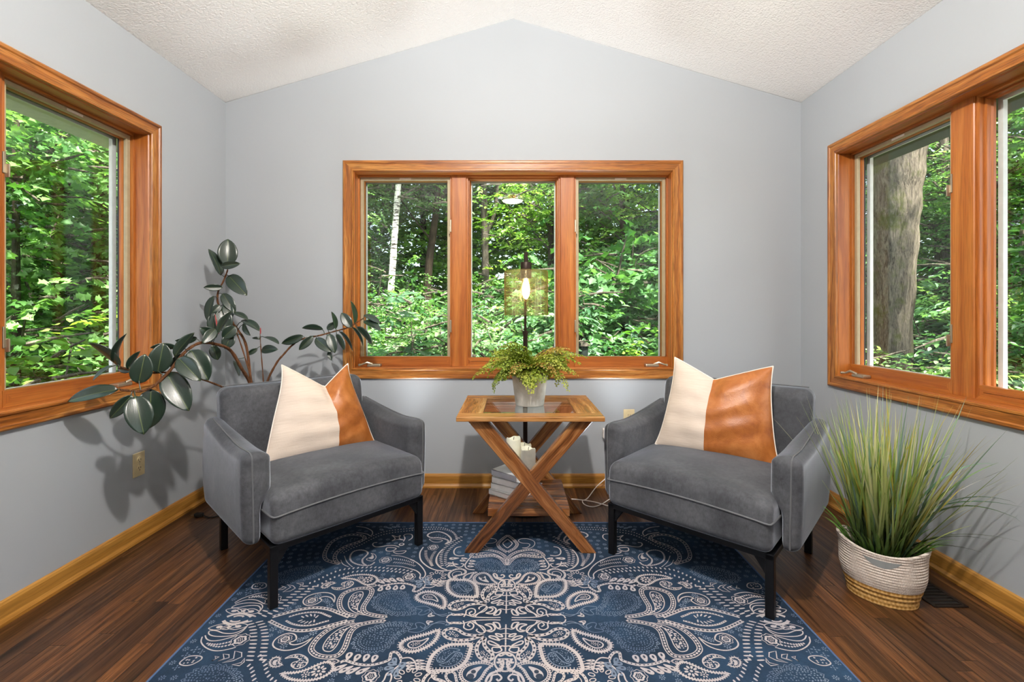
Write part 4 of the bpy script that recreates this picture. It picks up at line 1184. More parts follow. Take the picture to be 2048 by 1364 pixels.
def dot(c, r, mat=1, z=ZI, n=8, ax=(1, 0), el=1.0):
    ax = Vector(ax).normalized(); ay = Vector((-ax.y, ax.x)); c = Vector(c); mark(c, r)
    put([[c + ax * (r * el * math.cos(2 * PI * k / n)) + ay * (r * math.sin(2 * PI * k / n)) for k in range(n)]], mat, z)
def line(pts, w=.0042, closed=False, mat=1, smooth=True):
    ribbon(sm(pts, closed) if smooth else pts, w, mat, ZI, closed)
def band(pts, w, closed=False, dash=.013, dl=.006, dw=.004, mat=1):
    s = sm(pts, closed); ribbon(s, w, mat, ZI, closed)
    for p, d in resample(s + ([s[0]] if closed else []), dash):
        dot(p, dw / 2 * 1.3, 4, ZD, 6, d, dl / dw)
def rail(pts, w, closed=False, dash=.014, mat=1):
    "two lines with dashes between"
    s = sm(pts, closed); P = [Vector(p) for p in s]; n = len(P)
    for sg in (-1, 1):
        o = []
        for i in range(n):
            t = (P[(i + 1) % n] - P[i - 1]) if closed else (P[min(i + 1, n - 1)] - P[max(i - 1, 0)])
            t.normalize() if t.length > 0 else None
            o.append(P[i] + Vector((-t.y, t.x)) * sg * w / 2)
        ribbon(o, .0040, mat, ZI, closed)
    for p, d in resample(s + ([s[0]] if closed else []), dash): dot(p, w * .24, mat, ZI, 6, d, 1.5)
def ticks(pts, step, L, w=.003, mat=1, slant=0.0, closed=False):
    s = sm(pts, closed); s = s + [s[0]] if closed else s
    for p, d in resample(s, step):
        nn = Vector((-d.y, d.x)) + d * slant; nn.normalize()
        ribbon([p - nn * L / 2, p + nn * L / 2], w, mat, Z2)
def dots(pts, step, r, mat=1, el=1.0, closed=False):
    s = sm(pts, closed); s = s + [s[0]] if closed else s
    for p, d in resample(s, step): dot(p, r, mat, ZI, 6, d, el)
def slashes(pts, step, L, w, slant=.6, mat=1):
    s = sm(pts)
    for p, d in resample(s, step):
        nn = (Vector((-d.y, d.x)) + d * slant).normalized(); ribbon([p - nn * L / 2, p - nn * L / 6, p + nn * L / 5, p + nn * L / 2], w, mat, ZI, False, True)
def flower(c, r, n=8, mat=1, core=True):
    c = Vector(c)
    for k in range(n):
        a = 2 * PI * k / n + .2; d = Vector((math.cos(a), math.sin(a)))
        dot(c + d * r * .68, r * .17, mat, ZI, 7, d, 1.75)
    if core: dot(c, r * .2, mat)
def rosette(c, r, mat=1):
    c = Vector(c); k = 40
    ribbon([c + Vector((math.cos(2 * PI * i / k), math.sin(2 * PI * i / k))) * r * (1 + .08 * math.cos(8 * 2 * PI * i / k)) for i in range(k)], r * .10, mat, ZI, True)
    ribbon([c + Vector((math.cos(2 * PI * i / k), math.sin(2 * PI * i / k))) * r * .58 * (1 + .10 * math.cos(6 * 2 * PI * i / k)) for i in range(k)], r * .30, mat, ZI, True)
    for i in range(6): dot(c + Vector((math.cos(i * PI / 3), math.sin(i * PI / 3))) * r * .24, r * .08, mat)
    dot(c, r * .08, mat)
def inside(p, poly):
    r = False; n = len(poly)
    for i in range(n):
        a, b_ = poly[i], poly[i - 1]
        if (a[1] > p[1]) != (b_[1] > p[1]) and p[0] < (b_[0] - a[0]) * (p[1] - a[1]) / (b_[1] - a[1]) + a[0]: r = not r
    return r
rr = random.Random(3)
def speckle(pts, step=.011, r=.0032, mat=1, closed=True):
    s = sm(pts, True); xs = [p[0] for p in s]; ys = [p[1] for p in s]
    y = min(ys)
    while y < max(ys):
        x = min(xs)
        while x < max(xs):
            p = (x + rr.uniform(-.3, .3) * step, y + rr.uniform(-.3, .3) * step)
            if inside(p, s): dot(p, r * rr.uniform(.7, 1.2), mat, ZI, 6, (rr.uniform(-1, 1), rr.uniform(-1, 1) + .01), rr.choice((1, 1.6)))
            x += step
        y += step
def solid(pts, mat=1, z=ZI):
    s = sm(pts, True, 5); c = Vector((sum(p[0] for p in s) / len(s), sum(p[1] for p in s) / len(s)))
    put([[c, Vector(s[i]), Vector(s[(i + 1) % len(s)])] for i in range(len(s))], mat, z)
    for p in s: mark(p, .005)
def scale(pts, k, c=None):
    if c is None: c = (sum(p[0] for p in pts) / len(pts), sum(p[1] for p in pts) / len(pts))
    return [(c[0] + (p[0] - c[0]) * k, c[1] + (p[1] - c[1]) * k) for p in pts]
def petal(c, d, L, w, mat=1):
    c = Vector(c); d = Vector(d).normalized(); n = Vector((-d.y, d.x)); P = []
    for i in range(14):
        a = 2 * PI * i / 14; t = (1 - math.cos(a)) / 2
        P.append(c + d * (L * (t - .5)) + n * (w / 2 * math.sin(a) * (.35 + .65 * t) * 1.25))
    put([[c, P[i], P[(i + 1) % 14]] for i in range(14)], mat, ZI)
    mark(c, w / 2); dot(c + d * L * .12, w * .16, 4, ZD, 6, d, 1.8)
def spiky(pts, mat=2):
    s = sm(pts, True); c = Vector((sum(p[0] for p in s) / len(s), sum(p[1] for p in s) / len(s)))
    for p, d in resample(s + [s[0]], .020):
        o = (p - c).normalized(); t = Vector((-o.y, o.x))
        ribbon([p - t * .010, p + o * .012, p + t * .010], .0032, mat, ZI); dot(p + o * .001, .0032, mat)
    for q, m_ in ((.88, .0028), (.78, .0024)):
        dots(scale(s[::3], q, c), .009, m_, mat, 1, True)
    speckle(scale(s[::4], .72, c), .010, .0021, 5)
# --- centre cross
ribbon([(0, .03), (0, .16)], .006); dots([(.0, .035), (.0, .155)], .012, .0012, 4)
for q in (.05, .075, .10): ribbon([(0, q), (.02, q + .006), (.03, q + .002)], .004)
k = 14; ribbon([(.034 * math.sin(PI * i / k), .205 + .04 * math.cos(PI * i / k)) for i in range(k + 1)], .0075, 1, ZI)
line([(.02, .007), (.06, .006), (.115, .010), (.16, .026), (.205, .020), (.215, .003)], .0055)
line(B_([(1045, 548), (1060, 590), (1055, 640), (1110, 668), (1170, 650), (1185, 600), (1140, 570), (1105, 600), (1140, 625)]), .0062)
line(B_([(1170, 556), (1240, 600), (1300, 650), (1330, 700), (1280, 712), (1225, 680), (1235, 655)]), .0062)
line(B_([(1200, 548), (1235, 595), (1310, 625), (1345, 680), (1310, 712)]), .0055)
for s in ([(1340, 598), (1430, 592), (1472, 650), (1425, 692), (1365, 680), (1425, 665), (1405, 625)], [(1450, 570), (1520, 580), (1540, 640), (1500, 640), (1470, 600)],
          [(1400, 770), (1405, 750), (1480, 762), (1532, 808), (1480, 800)], [(1480, 720), (1545, 730), (1570, 760), (1510, 752)]):
    line(B_(s), .0072, True)
line(B_([(1560, 895), (1480, 880), (1400, 860), (1378, 828), (1405, 818), (1460, 840), (1530, 880)]), .0065)
line(B_([(1610, 890), (1560, 885), (1520, 905), (1440, 905), (1440, 955), (1490, 975), (1560, 945), (1540, 905)]), .0065)
for s in ([1570, 1000], [1570, 1070]): petal(B_([s])[0], (1, .4), .028, .014)
line(B_([(1490, 1108), (1535, 1105), (1572, 1155), (1540, 1210), (1450, 1242), (1385, 1290), (1345, 1364)]), .009)
ticks(B_([(1540, 1110), (1565, 1155), (1540, 1205), (1460, 1240)]), .009, .016, .004)
line(D_([(1700, 1120), (1690, 1070), (1650, 1045), (1625, 1060), (1640, 1100), (1680, 1140), (1760, 1165), (1830, 1200), (1860, 1260), (1820, 1300), (1765, 1300)]), .0085)
line(D_([(1700, 1120), (1790, 1130), (1840, 1095), (1800, 1065), (1770, 1085)]), .0075)
# --- paisleys around the centre
for pts in ([(1310, 745), (1180, 742), (1060, 722), (980, 672), (890, 650), (800, 678), (790, 732), (850, 780), (980, 805), (1120, 800), (1220, 772)],
            [(1335, 780), (1325, 860), (1370, 930), (1432, 990), (1430, 1050), (1350, 1075), (1262, 1030), (1225, 930), (1255, 840)]):
    q = B_(pts); band(q, .016, True, .019, .007, .006)
for c, r in (((890, 712), .013), ((955, 745), .009), ((1350, 1020), .013), ((1305, 972), .009)): flower(B_([c])[0], r, 6)
q = B_([(1145, 865), (1000, 862), (860, 870), (740, 922), (645, 1000), (592, 1100), (575, 1215), (720, 1215), (860, 1213), (980, 1178), (1080, 1090), (1128, 980)])
ribbon(sm(q, True), .015, 1, ZI, True); ticks(q, .0105, .027, .0032, 1, 0, True); dots(q, .0105, .0022, 4, 1, True)
s1 = [(1000, 938), (880, 916), (760, 960), (692, 1045), (715, 1100), (780, 1095), (820, 1050), (900, 980)]
for s in (s1, [(1730 - x, 2076 - y) for x, y in s1]):
    line(B_(s), .0036, True, 2); speckle(scale(B_(s), .72), .008, .0018, 2)
for c in ((748, 1072), (985, 1000)): flower(B_([c])[0], .012, 6, 2)
q = B_([(715, 672), (600, 712), (450, 752), (300, 792), (215, 845), (210, 910), (290, 955), (400, 955), (520, 915), (635, 845), (702, 755)])
ribbon(sm(q, True), .0115, 1, ZI, True); ticks(q, .009, .021, .0042, 1, .2, True)
q = B_([(580, 780), (480, 815), (370, 822), (308, 862), (335, 905), (425, 905), (520, 850)]); line(q, .006, True); flower(B_([(385, 862)])[0], .011, 5); flower(B_([(445, 850)])[0], .008, 5)
for s in ([(310, 690), (320, 668), (380, 655), (425, 640), (408, 585), (470, 572), (540, 605), (515, 650), (470, 620)], [(310, 692), (440, 702), (560, 650), (640, 592), (740, 556), (830, 572), (862, 600), (812, 606), (830, 590)], [(520, 660), (600, 600), (720, 575), (800, 590)]):
    line(B_(s), .0036, False, 2)
for c, d in (((905, 575), (1, .3)), ((985, 575), (-1, .3)), ((575, 575), (.4, -1)), ((600, 560), (1, 0))): petal(B_([c])[0], d, .026, .013)
# --- sprig
stem = A_([(1005, 1105), (1080, 1080), (1200, 1118), (1350, 1140), (1500, 1125), (1650, 1075)]) + B_([(70, 1030), (85, 975), (150, 968), (200, 1020), (215, 1062)])
band(stem, .0125, False, .013, .004, .004)
for c, d in (((1120, 1020), (0, -1)), ((1228, 1045), (-.2, -1)), ((1350, 1045), (-.1, -1)), ((1462, 1055), (-.1, -1))): petal(A_([c])[0], (d[0], d[1]), .034, .024)
for c in ((1000, 1172), (1085, 1195), (1180, 1210), (1310, 1215)): petal(A_([c])[0], (.85, .6), .046, .020)
line(A_([(840, 1082), (930, 1062), (990, 1085), (930, 1115)]), .004, True); speckle(A_([(850, 1082), (930, 1066), (980, 1085), (930, 1110)]), .008, .002)
line(B_([(215, 1060), (195, 1130), (130, 1190), (90, 1240)]), .006); line(B_([(225, 1050), (330, 1042), (400, 1100), (425, 1205)]), .006)
for c, d in (((130, 1085), (.5, -1)), ((100, 1125), (1, -.2)), ((55, 1180), (1, .1)), ((75, 1235), (.6, 1)), ((150, 1245), (-.1, 1)), ((212, 1175), (.8, .6)), ((245, 1125), (.9, .3))): petal(B_([c])[0], d, .032, .019, 2)
for c in ((345, 1110), (340, 1150), (350, 1190), (470, 1080), (480, 1120), (485, 1160), (480, 1190)): petal(B_([c])[0], (1, .0), .030, .011)
# --- the big almond and the two long paisleys
q = A_([(60, 545), (150, 592), (300, 655), (480, 680), (700, 655), (900, 600), (1100, 545)]); band(q, .019, False, .0145, .008, .006)
q = A_([(280, 545), (370, 590), (500, 612), (640, 603), (760, 570), (855, 545)]); band(q, .010, False, .010, .003, .004)
slashes(A_([(470, 545), (540, 570), (620, 565), (660, 548)]), .014, .016, .007)
q = A_([(1600, 545), (1430, 565), (1260, 605), (1155, 685), (1105, 800), (1065, 905), (1000, 990), (910, 1028), (790, 1030), (680, 1000), (618, 935), (645, 855), (725, 760), (850, 665), (1000, 595), (1200, 552)])
rail(q, .016, False, .013)
q = A_([(1300, 572), (1150, 622), (1065, 690), (1005, 790), (955, 885), (880, 955), (800, 950), (775, 905), (805, 830), (880, 740), (1000, 655), (1150, 597)])
line(q, .0045, True); speckle(scale(q, .86), .0095, .0034)
# --- commas and small paisleys left of them
q = A_([(420, 785), (400, 732), (320, 714), (220, 742), (135, 800), (104, 868), (150, 918), (260, 943), (400, 925), (540, 862), (635, 770), (598, 795), (500, 845), (400, 868), (340, 858), (335, 835), (385, 818)])
line(q, .0058, True); rosette(A_([(270, 795)])[0], .021)
for c, r in (((250, 885), .014), ((470, 800), .013), ((548, 768), .011), ((645, 708), .015), ((110, 655), .015), ((212, 688), .012), ((75, 742), .009), ((925, 1262), .012), ((1105, 1305), .011), ((1540, 1195), .011), ((80, 602), .008)): flower(A_([c])[0], r, 7, 2)
q = A_([(198, 1048), (130, 1037), (68, 1090), (82, 1150), (150, 1163), (228, 1135), (182, 1110)]); line(q, .0055, True); ticks(q, .008, .012, .0022, 1, 0, True)
solid(A_([(178, 1068), (115, 1082), (104, 1128), (148, 1142), (150, 1100)]))
q = A_([(270, 1052), (350, 1012), (460, 997), (555, 1040), (572, 1100), (520, 1160), (420, 1188), (352, 1150), (372, 1108), (458, 1080), (440, 1047), (350, 1038)]); line(q, .0045, True); speckle(q, .0088, .003)
rosette(A_([(1415, 1290)])[0], .025)
spiky(A_([(1200, 840), (1250, 750), (1340, 690), (1440, 648), (1560, 610), (1700, 582), (1850, 585), (1940, 600), (1880, 670), (1760, 750), (1660, 870), (1560, 935), (1430, 960), (1290, 945), (1215, 895)]))
# --- back half
for i in range(9):
    c = quadP(820 + 520 / 9.743, 1040 + 1100 / 9.743); a = 2 * PI * i / 9
    v = (c[0] + .031 * math.cos(a), c[1] + .031 * math.sin(a)); 
    k = 10; line([(v[0] + .010 * math.cos(a) * math.cos(t) - .006 * math.sin(a) * math.sin(t), v[1] + .010 * math.sin(a) * math.cos(t) + .006 * math.cos(a) * math.sin(t)) for t in [2 * PI * j / k for j in range(k)]], .0038, True)
q = D_([(930, 1160), (840, 1160), (772, 1120), (755, 1060), (805, 1000), (900, 962), (1000, 957), (1078, 990), (1075, 1040), (1000, 1068), (895, 1090), (855, 1125)]); band(q, .012, True, .012, .003, .003); line(scale(q, .55), .0035, True)
q = D_([(1300, 1020), (1200, 1032), (1095, 1070), (1045, 1120), (1085, 1158), (1160, 1143), (1200, 1090), (1232, 1050)]); band(q, .010, True, .010, .003, .003)
q = D_([(1700, 1240), (1622, 1180), (1560, 1090), (1480, 1035), (1380, 1033), (1275, 1080), (1235, 1150), (1285, 1220), (1400, 1255), (1560, 1268)]); line(q, .0048, True); ticks(q, .0085, .011, .0042, 1, 0, True); line(scale(q, .84), .004, True)
solid(D_([(1540, 1215), (1485, 1150), (1470, 1100), (1400, 1082), (1340, 1110), (1355, 1160), (1440, 1200)])); dot(D_([(1400, 1105)])[0], .012, 4, ZD); dot(D_([(1430, 1155)])[0], .008, 4, ZD)
cx = 1871
q = [(abs((1915 - x)) / 9.743 * 2.17 / 930 if y < 420 else abs(1915 - x) / 9.743 * 2.05 / 930, ground(1012, 1040 + y / 9.743, RUGZ).y - RCY) for x, y in [(1915, 300), (1832, 355), (1745, 425), (1712, 480), (1762, 550), (1832, 590), (1915, 635)]]
rail(q, .012, False, .012)
q = [(abs(1915 - x) / 9.743 * 2.1 / 930, ground(1012, 1040 + y / 9.743, RUGZ).y - RCY) for x, y in [(1915, 375), (1852, 420), (1818, 460), (1862, 512), (1915, 548)]]
line(q, .0055)
q = D_([(1880, 870), (1888, 780), (1830, 692), (1700, 622), (1500, 585), (1350, 595), (1235, 645), (1190, 700), (1275, 725), (1450, 710), (1620, 702), (1750, 740), (1830, 812)]); rail(q, .013, True, .012)
q = D_([(1830, 765), (1700, 685), (1550, 645), (1400, 640), (1290, 662), (1310, 690), (1450, 685), (1600, 680), (1720, 715)]); line(q, .0045, True); speckle(q, .010, .003)
spiky(D_([(1300, 870), (1380, 810), (1500, 780), (1640, 790), (1760, 850), (1830, 930), (1830, 1000), (1700, 1000), (1550, 990), (1400, 970), (1320, 930)]))
line(D_([(1180, 730), (1110, 815), (1072, 890), (1120, 955), (1260, 975)]), .0075)
for c in ((1062, 752), (1032, 795), (1222, 800), (1205, 852), (1185, 905)): petal(D_([c])[0], (1, .15), .030, .017)
line(D_([(835, 812), (850, 875), (925, 920), (1010, 910), (1045, 862), (990, 850)]), .0068)
for c in ((790, 845), (800, 890), (890, 862)): petal(D_([c])[0], (.9, .2), .028, .014)
petal(D_([(860, 750)])[0], (1, -.1), .046, .022)
q = D_([(1000, 520), (910, 540), (858, 600), (870, 670), (950, 700), (1060, 690)]); line(q, .007)
line(D_([(260, 530), (195, 640), (210, 780), (330, 900), (480, 970), (640, 992), (800, 985)]), .0075); line(D_([(640, 570), (560, 655), (512, 760), (522, 850), (600, 930), (720, 975)]), .0075)
ticks(D_([(310, 600), (315, 720), (400, 850), (445, 905)]), .010, .013, .004); ticks(D_([(490, 615), (425, 720), (405, 810), (430, 900)]), .010, .013, .004); ticks(D_([(520, 760), (530, 850), (610, 930)]), .009, .010, .003)
rosette(D_([(450, 535)])[0], .024)
slashes(D_([(1000, 330), (870, 400), (760, 480), (650, 580), (605, 690), (605, 800), (640, 920)]), .0155, .014, .007, .2); slashes(D_([(1000, 400), (900, 455), (800, 540), (715, 640), (690, 740), (700, 860), (760, 940)]), .0155, .014, .007, .2)
for o_ in (0, 40): dots(D_([(900 + o_ * .6, 360), (870 + o_ * .6, 290), (790 + o_ * .4, 225 - o_ * .3), (600, 180 - o_ * .8), (300, 185 - o_), (0, 195 - o_ * .8)]), .013, .0034)
q = D_([(690, 470), (775, 430), (798, 362), (700, 272), (550, 228), (400, 252), (342, 300), (400, 340), (550, 345), (680, 370), (748, 412)]); band(q, .010, True, .014, .003, .003); speckle(scale(q, .6), .012, .0025, 2)
line(D_([(380, 372), (450, 425), (560, 432), (632, 402), (560, 380)]), .004, True)
line(D_([(1610, 545), (1450, 547), (1372, 482), (1392, 412), (1520, 367), (1650, 372), (1688, 410), (1620, 450), (1500, 460), (1462, 490), (1520, 538)]), .0042, True)
q = C_([(560, 850), (440, 822), (322, 780), (282, 700), (312, 590), (402, 450), (560, 352), (760, 292), (950, 292), (1058, 332), (1040, 382), (900, 442), (700, 512), (542, 612), (482, 722), (512, 810)]); rail(q, .014, True, .02)
speckle(C_([(400, 740), (430, 600), (560, 470), (760, 380), (930, 340), (900, 390), (700, 460), (520, 570), (430, 700)]), .015, .0034, 2)
q = C_([(1260, 825), (1180, 880), (1050, 887), (905, 860), (802, 800), (782, 712), (842, 622), (960, 587), (1080, 602), (1128, 650), (1082, 710), (1022, 770), (1032, 840), (1090, 880)]); band(q, .009, False, .010, .0028, .003)
q = C_([(1190, 652), (1260, 672), (1288, 730), (1230, 798), (1132, 790), (1102, 762), (1170, 732), (1230, 692)]); line(q, .0038, True); solid(scale(q, .5))
rosette(C_([(1470, 780)])[0], .026)
for s in ([(0, 1230), (120, 1185), (280, 1105), (440, 1030), (620, 970), (820, 945), (1000, 930), (1200, 925), (1400, 930), (1600, 955), (1800, 970), (2000, 1010)], [(-30, 1345), (60, 1305), (180, 1265), (330, 1185), (480, 1115), (650, 1060), (830, 1015), (1010, 995), (1200, 985), (1400, 990), (1600, 1000), (1800, 1025), (2000, 1060)]):
    slashes(C_(s), .0185, .013, .0085, -.4)
q = C_([(625, 1140), (800, 1087), (1000, 1067), (1180, 1077), (1288, 1120), (1308, 1180), (1240, 1240), (1120, 1268), (1032, 1240), (950, 1190), (850, 1155), (720, 1143)]); ribbon(sm(q, True), .0075, 1, ZI, True); ticks(q, .009, .013, .005, 1, .3, True)
flower(C_([(1125, 1165)])[0], .024, 9); flower(C_([(985, 1130)])[0], .014, 7)
dots(C_([(1600, 690), (1800, 712), (2046, 800)]), .007, .003); dots(C_([(1500, 892), (1800, 912), (2046, 982)]), .007, .003)
ticks(C_([(1640, 760), (1850, 790), (2046, 850)]), .010, .012, .004, 1, .5); ticks(C_([(1640, 830), (1850, 850), (2046, 900)]), .010, .012, .004, 1, -.5)
q = D_([(0, 770), (130, 830), (240, 930), (300, 1040), (270, 1120), (190, 1140), (200, 1060), (120, 990), (0, 950)]); line(q, .006)
line(C_([(1310, 440), (1240, 450), (1225, 490), (1280, 525), (1400, 520), (1500, 502), (1640, 500), (1740, 530)]), .0065); dot(C_([(1785, 478)])[0], .014); dot(C_([(1785, 478)])[0], .008, 4, ZD)
line(C_([(1625, 620), (1700, 660), (1810, 652), (1870, 602), (1740, 612)]), .005, True); line(C_([(1500, 545), (1600, 540), (1680, 560), (1590, 610), (1490, 600)]), .006, True)
line(C_([(1820, 420), (1850, 360), (1830, 300), (1900, 275), (1985, 290), (1990, 350), (1920, 400)]), .006); line(C_([(1600, 300), (1700, 330), (1760, 300), (1740, 360), (1820, 390), (1700, 380), (1600, 410), (1660, 360)]), .006, True)
for c in ((1400, 190), (1480, 140), (1560, 160), (1640, 140), (1720, 130)): petal(C_([c])[0], (.8, .5), .03, .018, 2)
line(C_([(900, 125), (1080, 150), (1200, 210), (1218, 270), (1172, 308), (1100, 272), (900, 242)]), .006)
dots(C_([(600, 640), (700, 560), (900, 480), (1050, 400), (1250, 300), (1450, 230), (1800, 180), (2046, 160)]), .014, .0036); dots(C_([(660, 640), (800, 560), (980, 490), (1150, 400), (1350, 310), (1600, 250), (2046, 200)]), .014, .0036)
line(C_([(600, 780), (640, 860), (750, 915)]), .004); line(C_([(670, 700), (720, 820), (830, 920)]), .004)
# --- the two short sides
q = E_([(715, 545), (745, 575), (830, 593), (960, 572), (1045, 545)]); ribbon(sm(q), .014); q = E_([(805, 545), (840, 560), (900, 558), (940, 545)]); ribbon(sm(q), .009)
for c, r in (((660, 630), .026), ((790, 630), .020), ((912, 622), .026)):
    c = E_([c])[0]; q = [(c[0] + r * 1.3, c[1] + .006), (c[0], c[1] + r * .6), (c[0] - r * 1.2, c[1] - .004), (c[0], c[1] - r * .6)]; line(q, .004, True); dot(c, r * .3, 1, ZI, 8, (1, 0), 1.4)
q = E_([(520, 722), (532, 682), (620, 680), (720, 712), (850, 712), (960, 672), (1028, 622), (962, 690), (850, 740), (700, 757), (580, 750)]); line(q, .005, True)
line(E_([(470, 742), (492, 790), (560, 815), (700, 800), (900, 742)]), .005); line(E_([(432, 760), (417, 830), (472, 900), (582, 945), (720, 940), (880, 902)]), .005); dots(E_([(500, 850), (640, 862), (830, 822)]), .009, .004); dots(E_([(520, 870), (660, 895), (840, 860)]), .010, .004)
rosette(E_([(940, 802)])[0], .028)
for s in ([(1050, 560), (1105, 640), (1118, 750), (1112, 850), (1082, 1000), (1056, 1110)], [(1195, 560), (1255, 650), (1272, 800), (1252, 950), (1242, 1090)]): slashes(E_(s), .0195, .024, .008, .45)
for s in ([(700, 1110), (850, 1052), (868, 952), (958, 972), (958, 1030), (850, 1080)], [(640, 1085), (722, 1052), (712, 992), (788, 1000), (790, 1040)], [(560, 1085), (612, 1052), (602, 1022), (655, 1030)], [(830, 1135), (950, 1108), (1000, 1047), (990, 1100), (930, 1148)]): line(E_(s), .0045, True, 1, False)
spiky(E_([(200, 1340), (320, 1230), (480, 1175), (650, 1158), (800, 1190), (900, 1265), (930, 1345), (880, 1450), (700, 1550), (450, 1560), (260, 1480)]))
q = E_([(130, 1110), (250, 1025), (400, 1020), (420, 1060), (300, 1130), (190, 1145)]); line(q, .005, True); speckle(scale(q, .7), .012, .003)
for c, r in (((342, 932), .016), ((418, 965), .012), ((212, 1010), .014), ((82, 1175), .012)): flower(E_([c])[0], r, 4, 2)
# --- fill what is still empty with little flowers and seeds
for i in range(2, int(RHX / .012) - 1):
    for j in range(1, int(RHY / .012) - 1):
        ok = all((i + a, j + b_) not in occ for a in (-1, 0, 1) for b_ in (-1, 0, 1))
        if ok and rr.random() < .75:
            p = ((i + .5) * .012, (j + .5) * .012)
            big = all((i + a, j + b_) not in occ for a in (-2, -1, 0, 1, 2) for b_ in (-2, -1, 0, 1, 2))
            flower(p, .019 if big else .011, 7, 2)
            mark(p, .019 if big else .012)
# thin bound edge
for s in (-1, 1):
    rug.box((cxw + s * (RHX - .001), RCY, RUGZ * .55), (.007, 2 * RHY + .002, RUGZ * 1.1 + .001), mat=3)
    rug.box((cxw, RCY + s * (RHY - .001), RUGZ * .55), (2 * RHX + .002, .007, RUGZ * 1.1), mat=3)
ro = MB.build(rug, 'area_rug', [M['rug'], M['ink1'], M['ink2'], M['rugedge'], M['rugdark'], M['ink2']])
tag(ro, 'dark blue area rug with white paisley pattern under the chairs', 'rug')
# ------------------------------------------------------------------ the woods outside
GZ = -.6
b = MB(); b.box((0, 4, GZ - .05), (60, 50, .1)); S(b.build('ground', M['forestfloor']), 'leaf littered ground outside')
def cloud(seed, starts, dirs, L, nl, size, cols, jit=.25, droop=.25, updir=.85, tmpl=OVAL):
    "leaves set alternately along twigs"
    rng = np.random.default_rng(seed)
    n = len(starts); starts = np.asarray(starts, float); dirs = np.asarray(dirs, float)
    dirs /= np.linalg.norm(dirs, axis=1)[:, None] + 1e-9
    t = (np.arange(nl) + .6) / nl
    Ls = L * rng.uniform(.6, 1.25, n)
    P = starts[:, None, :] + dirs[:, None, :] * (Ls[:, None] * t)[:, :, None]
    P[:, :, 2] -= droop * Ls[:, None] * t[None, :] ** 2
    P += rng.normal(0, .010, P.shape)
    up = np.array([0, 0, 1.0])
    side = np.cross(dirs, up); side /= np.linalg.norm(side, axis=1)[:, None] + 1e-9
    sg = np.where(np.arange(nl) % 2 == 0, 1.0, -1.0)[None, :, None]
    D = dirs[:, None, :] * .75 + side[:, None, :] * sg * .8 + rng.normal(0, .22, P.shape)
    D[:, :, 2] -= .30
    N_ = np.zeros_like(P); N_[:, :, 2] = updir
    tiltd = rng.normal(0, .40, (n, 1, 3)); N_ += tiltd + rng.normal(0, jit, P.shape)
    sz = rng.uniform(size[0], size[1], (n, nl)) * (1 - .35 * np.abs(t - .4))[None, :]
    base = tints(rng, n, *cols, j=.14)
    col = np.clip(base[:, None, :] * (1 + .12 * rng.standard_normal((n, nl, 1))), .003, 1)
    return P.reshape(-1, 3), D.reshape(-1, 3), N_.reshape(-1, 3), sz.ravel(), col.reshape(-1, 3)
def twig_mesh(name, pairs, r, mat, parent=None):
    b = MB()
    for p, q in pairs:
        p, q = Vector(p), Vector(q); m_ = p.lerp(q, .5) + Vector((0, 0, .03 * (q - p).length))
        b.tube([p, m_, q], [r, r * .7, r * .3], 5, caps=False)
    return b
def plant_meshes(key, seed, kind, h, rad, ntw, L, nl, size, tmpl, cols, zlo=.15):
    "returns (stem mesh, foliage mesh); kind 'shrub' rounded clump, 'tree' crown round a leader"
    rng = np.random.default_rng(seed); st = []; ds = []; pairs = []
    nb = 9 if kind == 'shrub' else 14
    br_ = []
    for i in range(nb):
        az = 2 * PI * i / nb + rng.normal(0, .3)
        if kind == 'shrub':
            e = Vector((math.cos(az) * rad * rng.uniform(.2, .75), math.sin(az) * rad * rng.uniform(.2, .75), h * rng.uniform(.55, .95))); s = Vector((rng.normal(0, .05), rng.normal(0, .05), 0))
        else:
            z = h * (zlo + (1 - zlo) * (i + .5) / nb); e = Vector((math.cos(az * 2.4) * rad * rng.uniform(.5, .85), math.sin(az * 2.4) * rad * rng.uniform(.5, .85), z + .1)); s = Vector((0, 0, z - .35 * rad))
        br_.append((s, e)); pairs.append((s, e))
    for k in range(ntw):
        s, e = br_[rng.integers(nb)]
        t = rng.uniform(.22, 1.0) ** .75
        p = s.lerp(e, t) + Vector(rng.normal(0, .16 * rad, 3))
        if p.z < .08: p.z = .08 + rng.random() * .2
        o = Vector((p.x, p.y, 0)); 
        d = (o.normalized() if o.length > .02 else Vector((1, 0, 0))) * rng.uniform(.2, 1) + Vector((rng.normal(0, .6), rng.normal(0, .6), rng.normal(.08, .22)))
        st.append(p); ds.append(d)
        if k % 4 == 0: pairs.append((p, p + d.normalized() * L * .8))
    me = leaves_mesh(key, *cloud(seed + 1, st, ds, L, nl, size, cols, tmpl=tmpl), tmpl, None, M['foliage']) if False else None
    P_, D_2, N_, s_, c_ = cloud(seed + 1, st, ds, L, nl, size, cols, tmpl=tmpl)
    me = leaves_mesh('foliage', P_, D_2, N_, s_, tmpl, c_, M['foliage'])
    return twig_mesh('stems', pairs, .012 if kind == 'shrub' else .02, None), me
G1 = ('#3a6a2c', '#86b06a'); G2 = ('#4a7a40', '#a4c68c'); G3 = ('#33602f', '#719f66'); G4 = ('#568a30', '#a9cb62'); G5 = ('#33603c', '#83ad83')
KINDS_ = {}
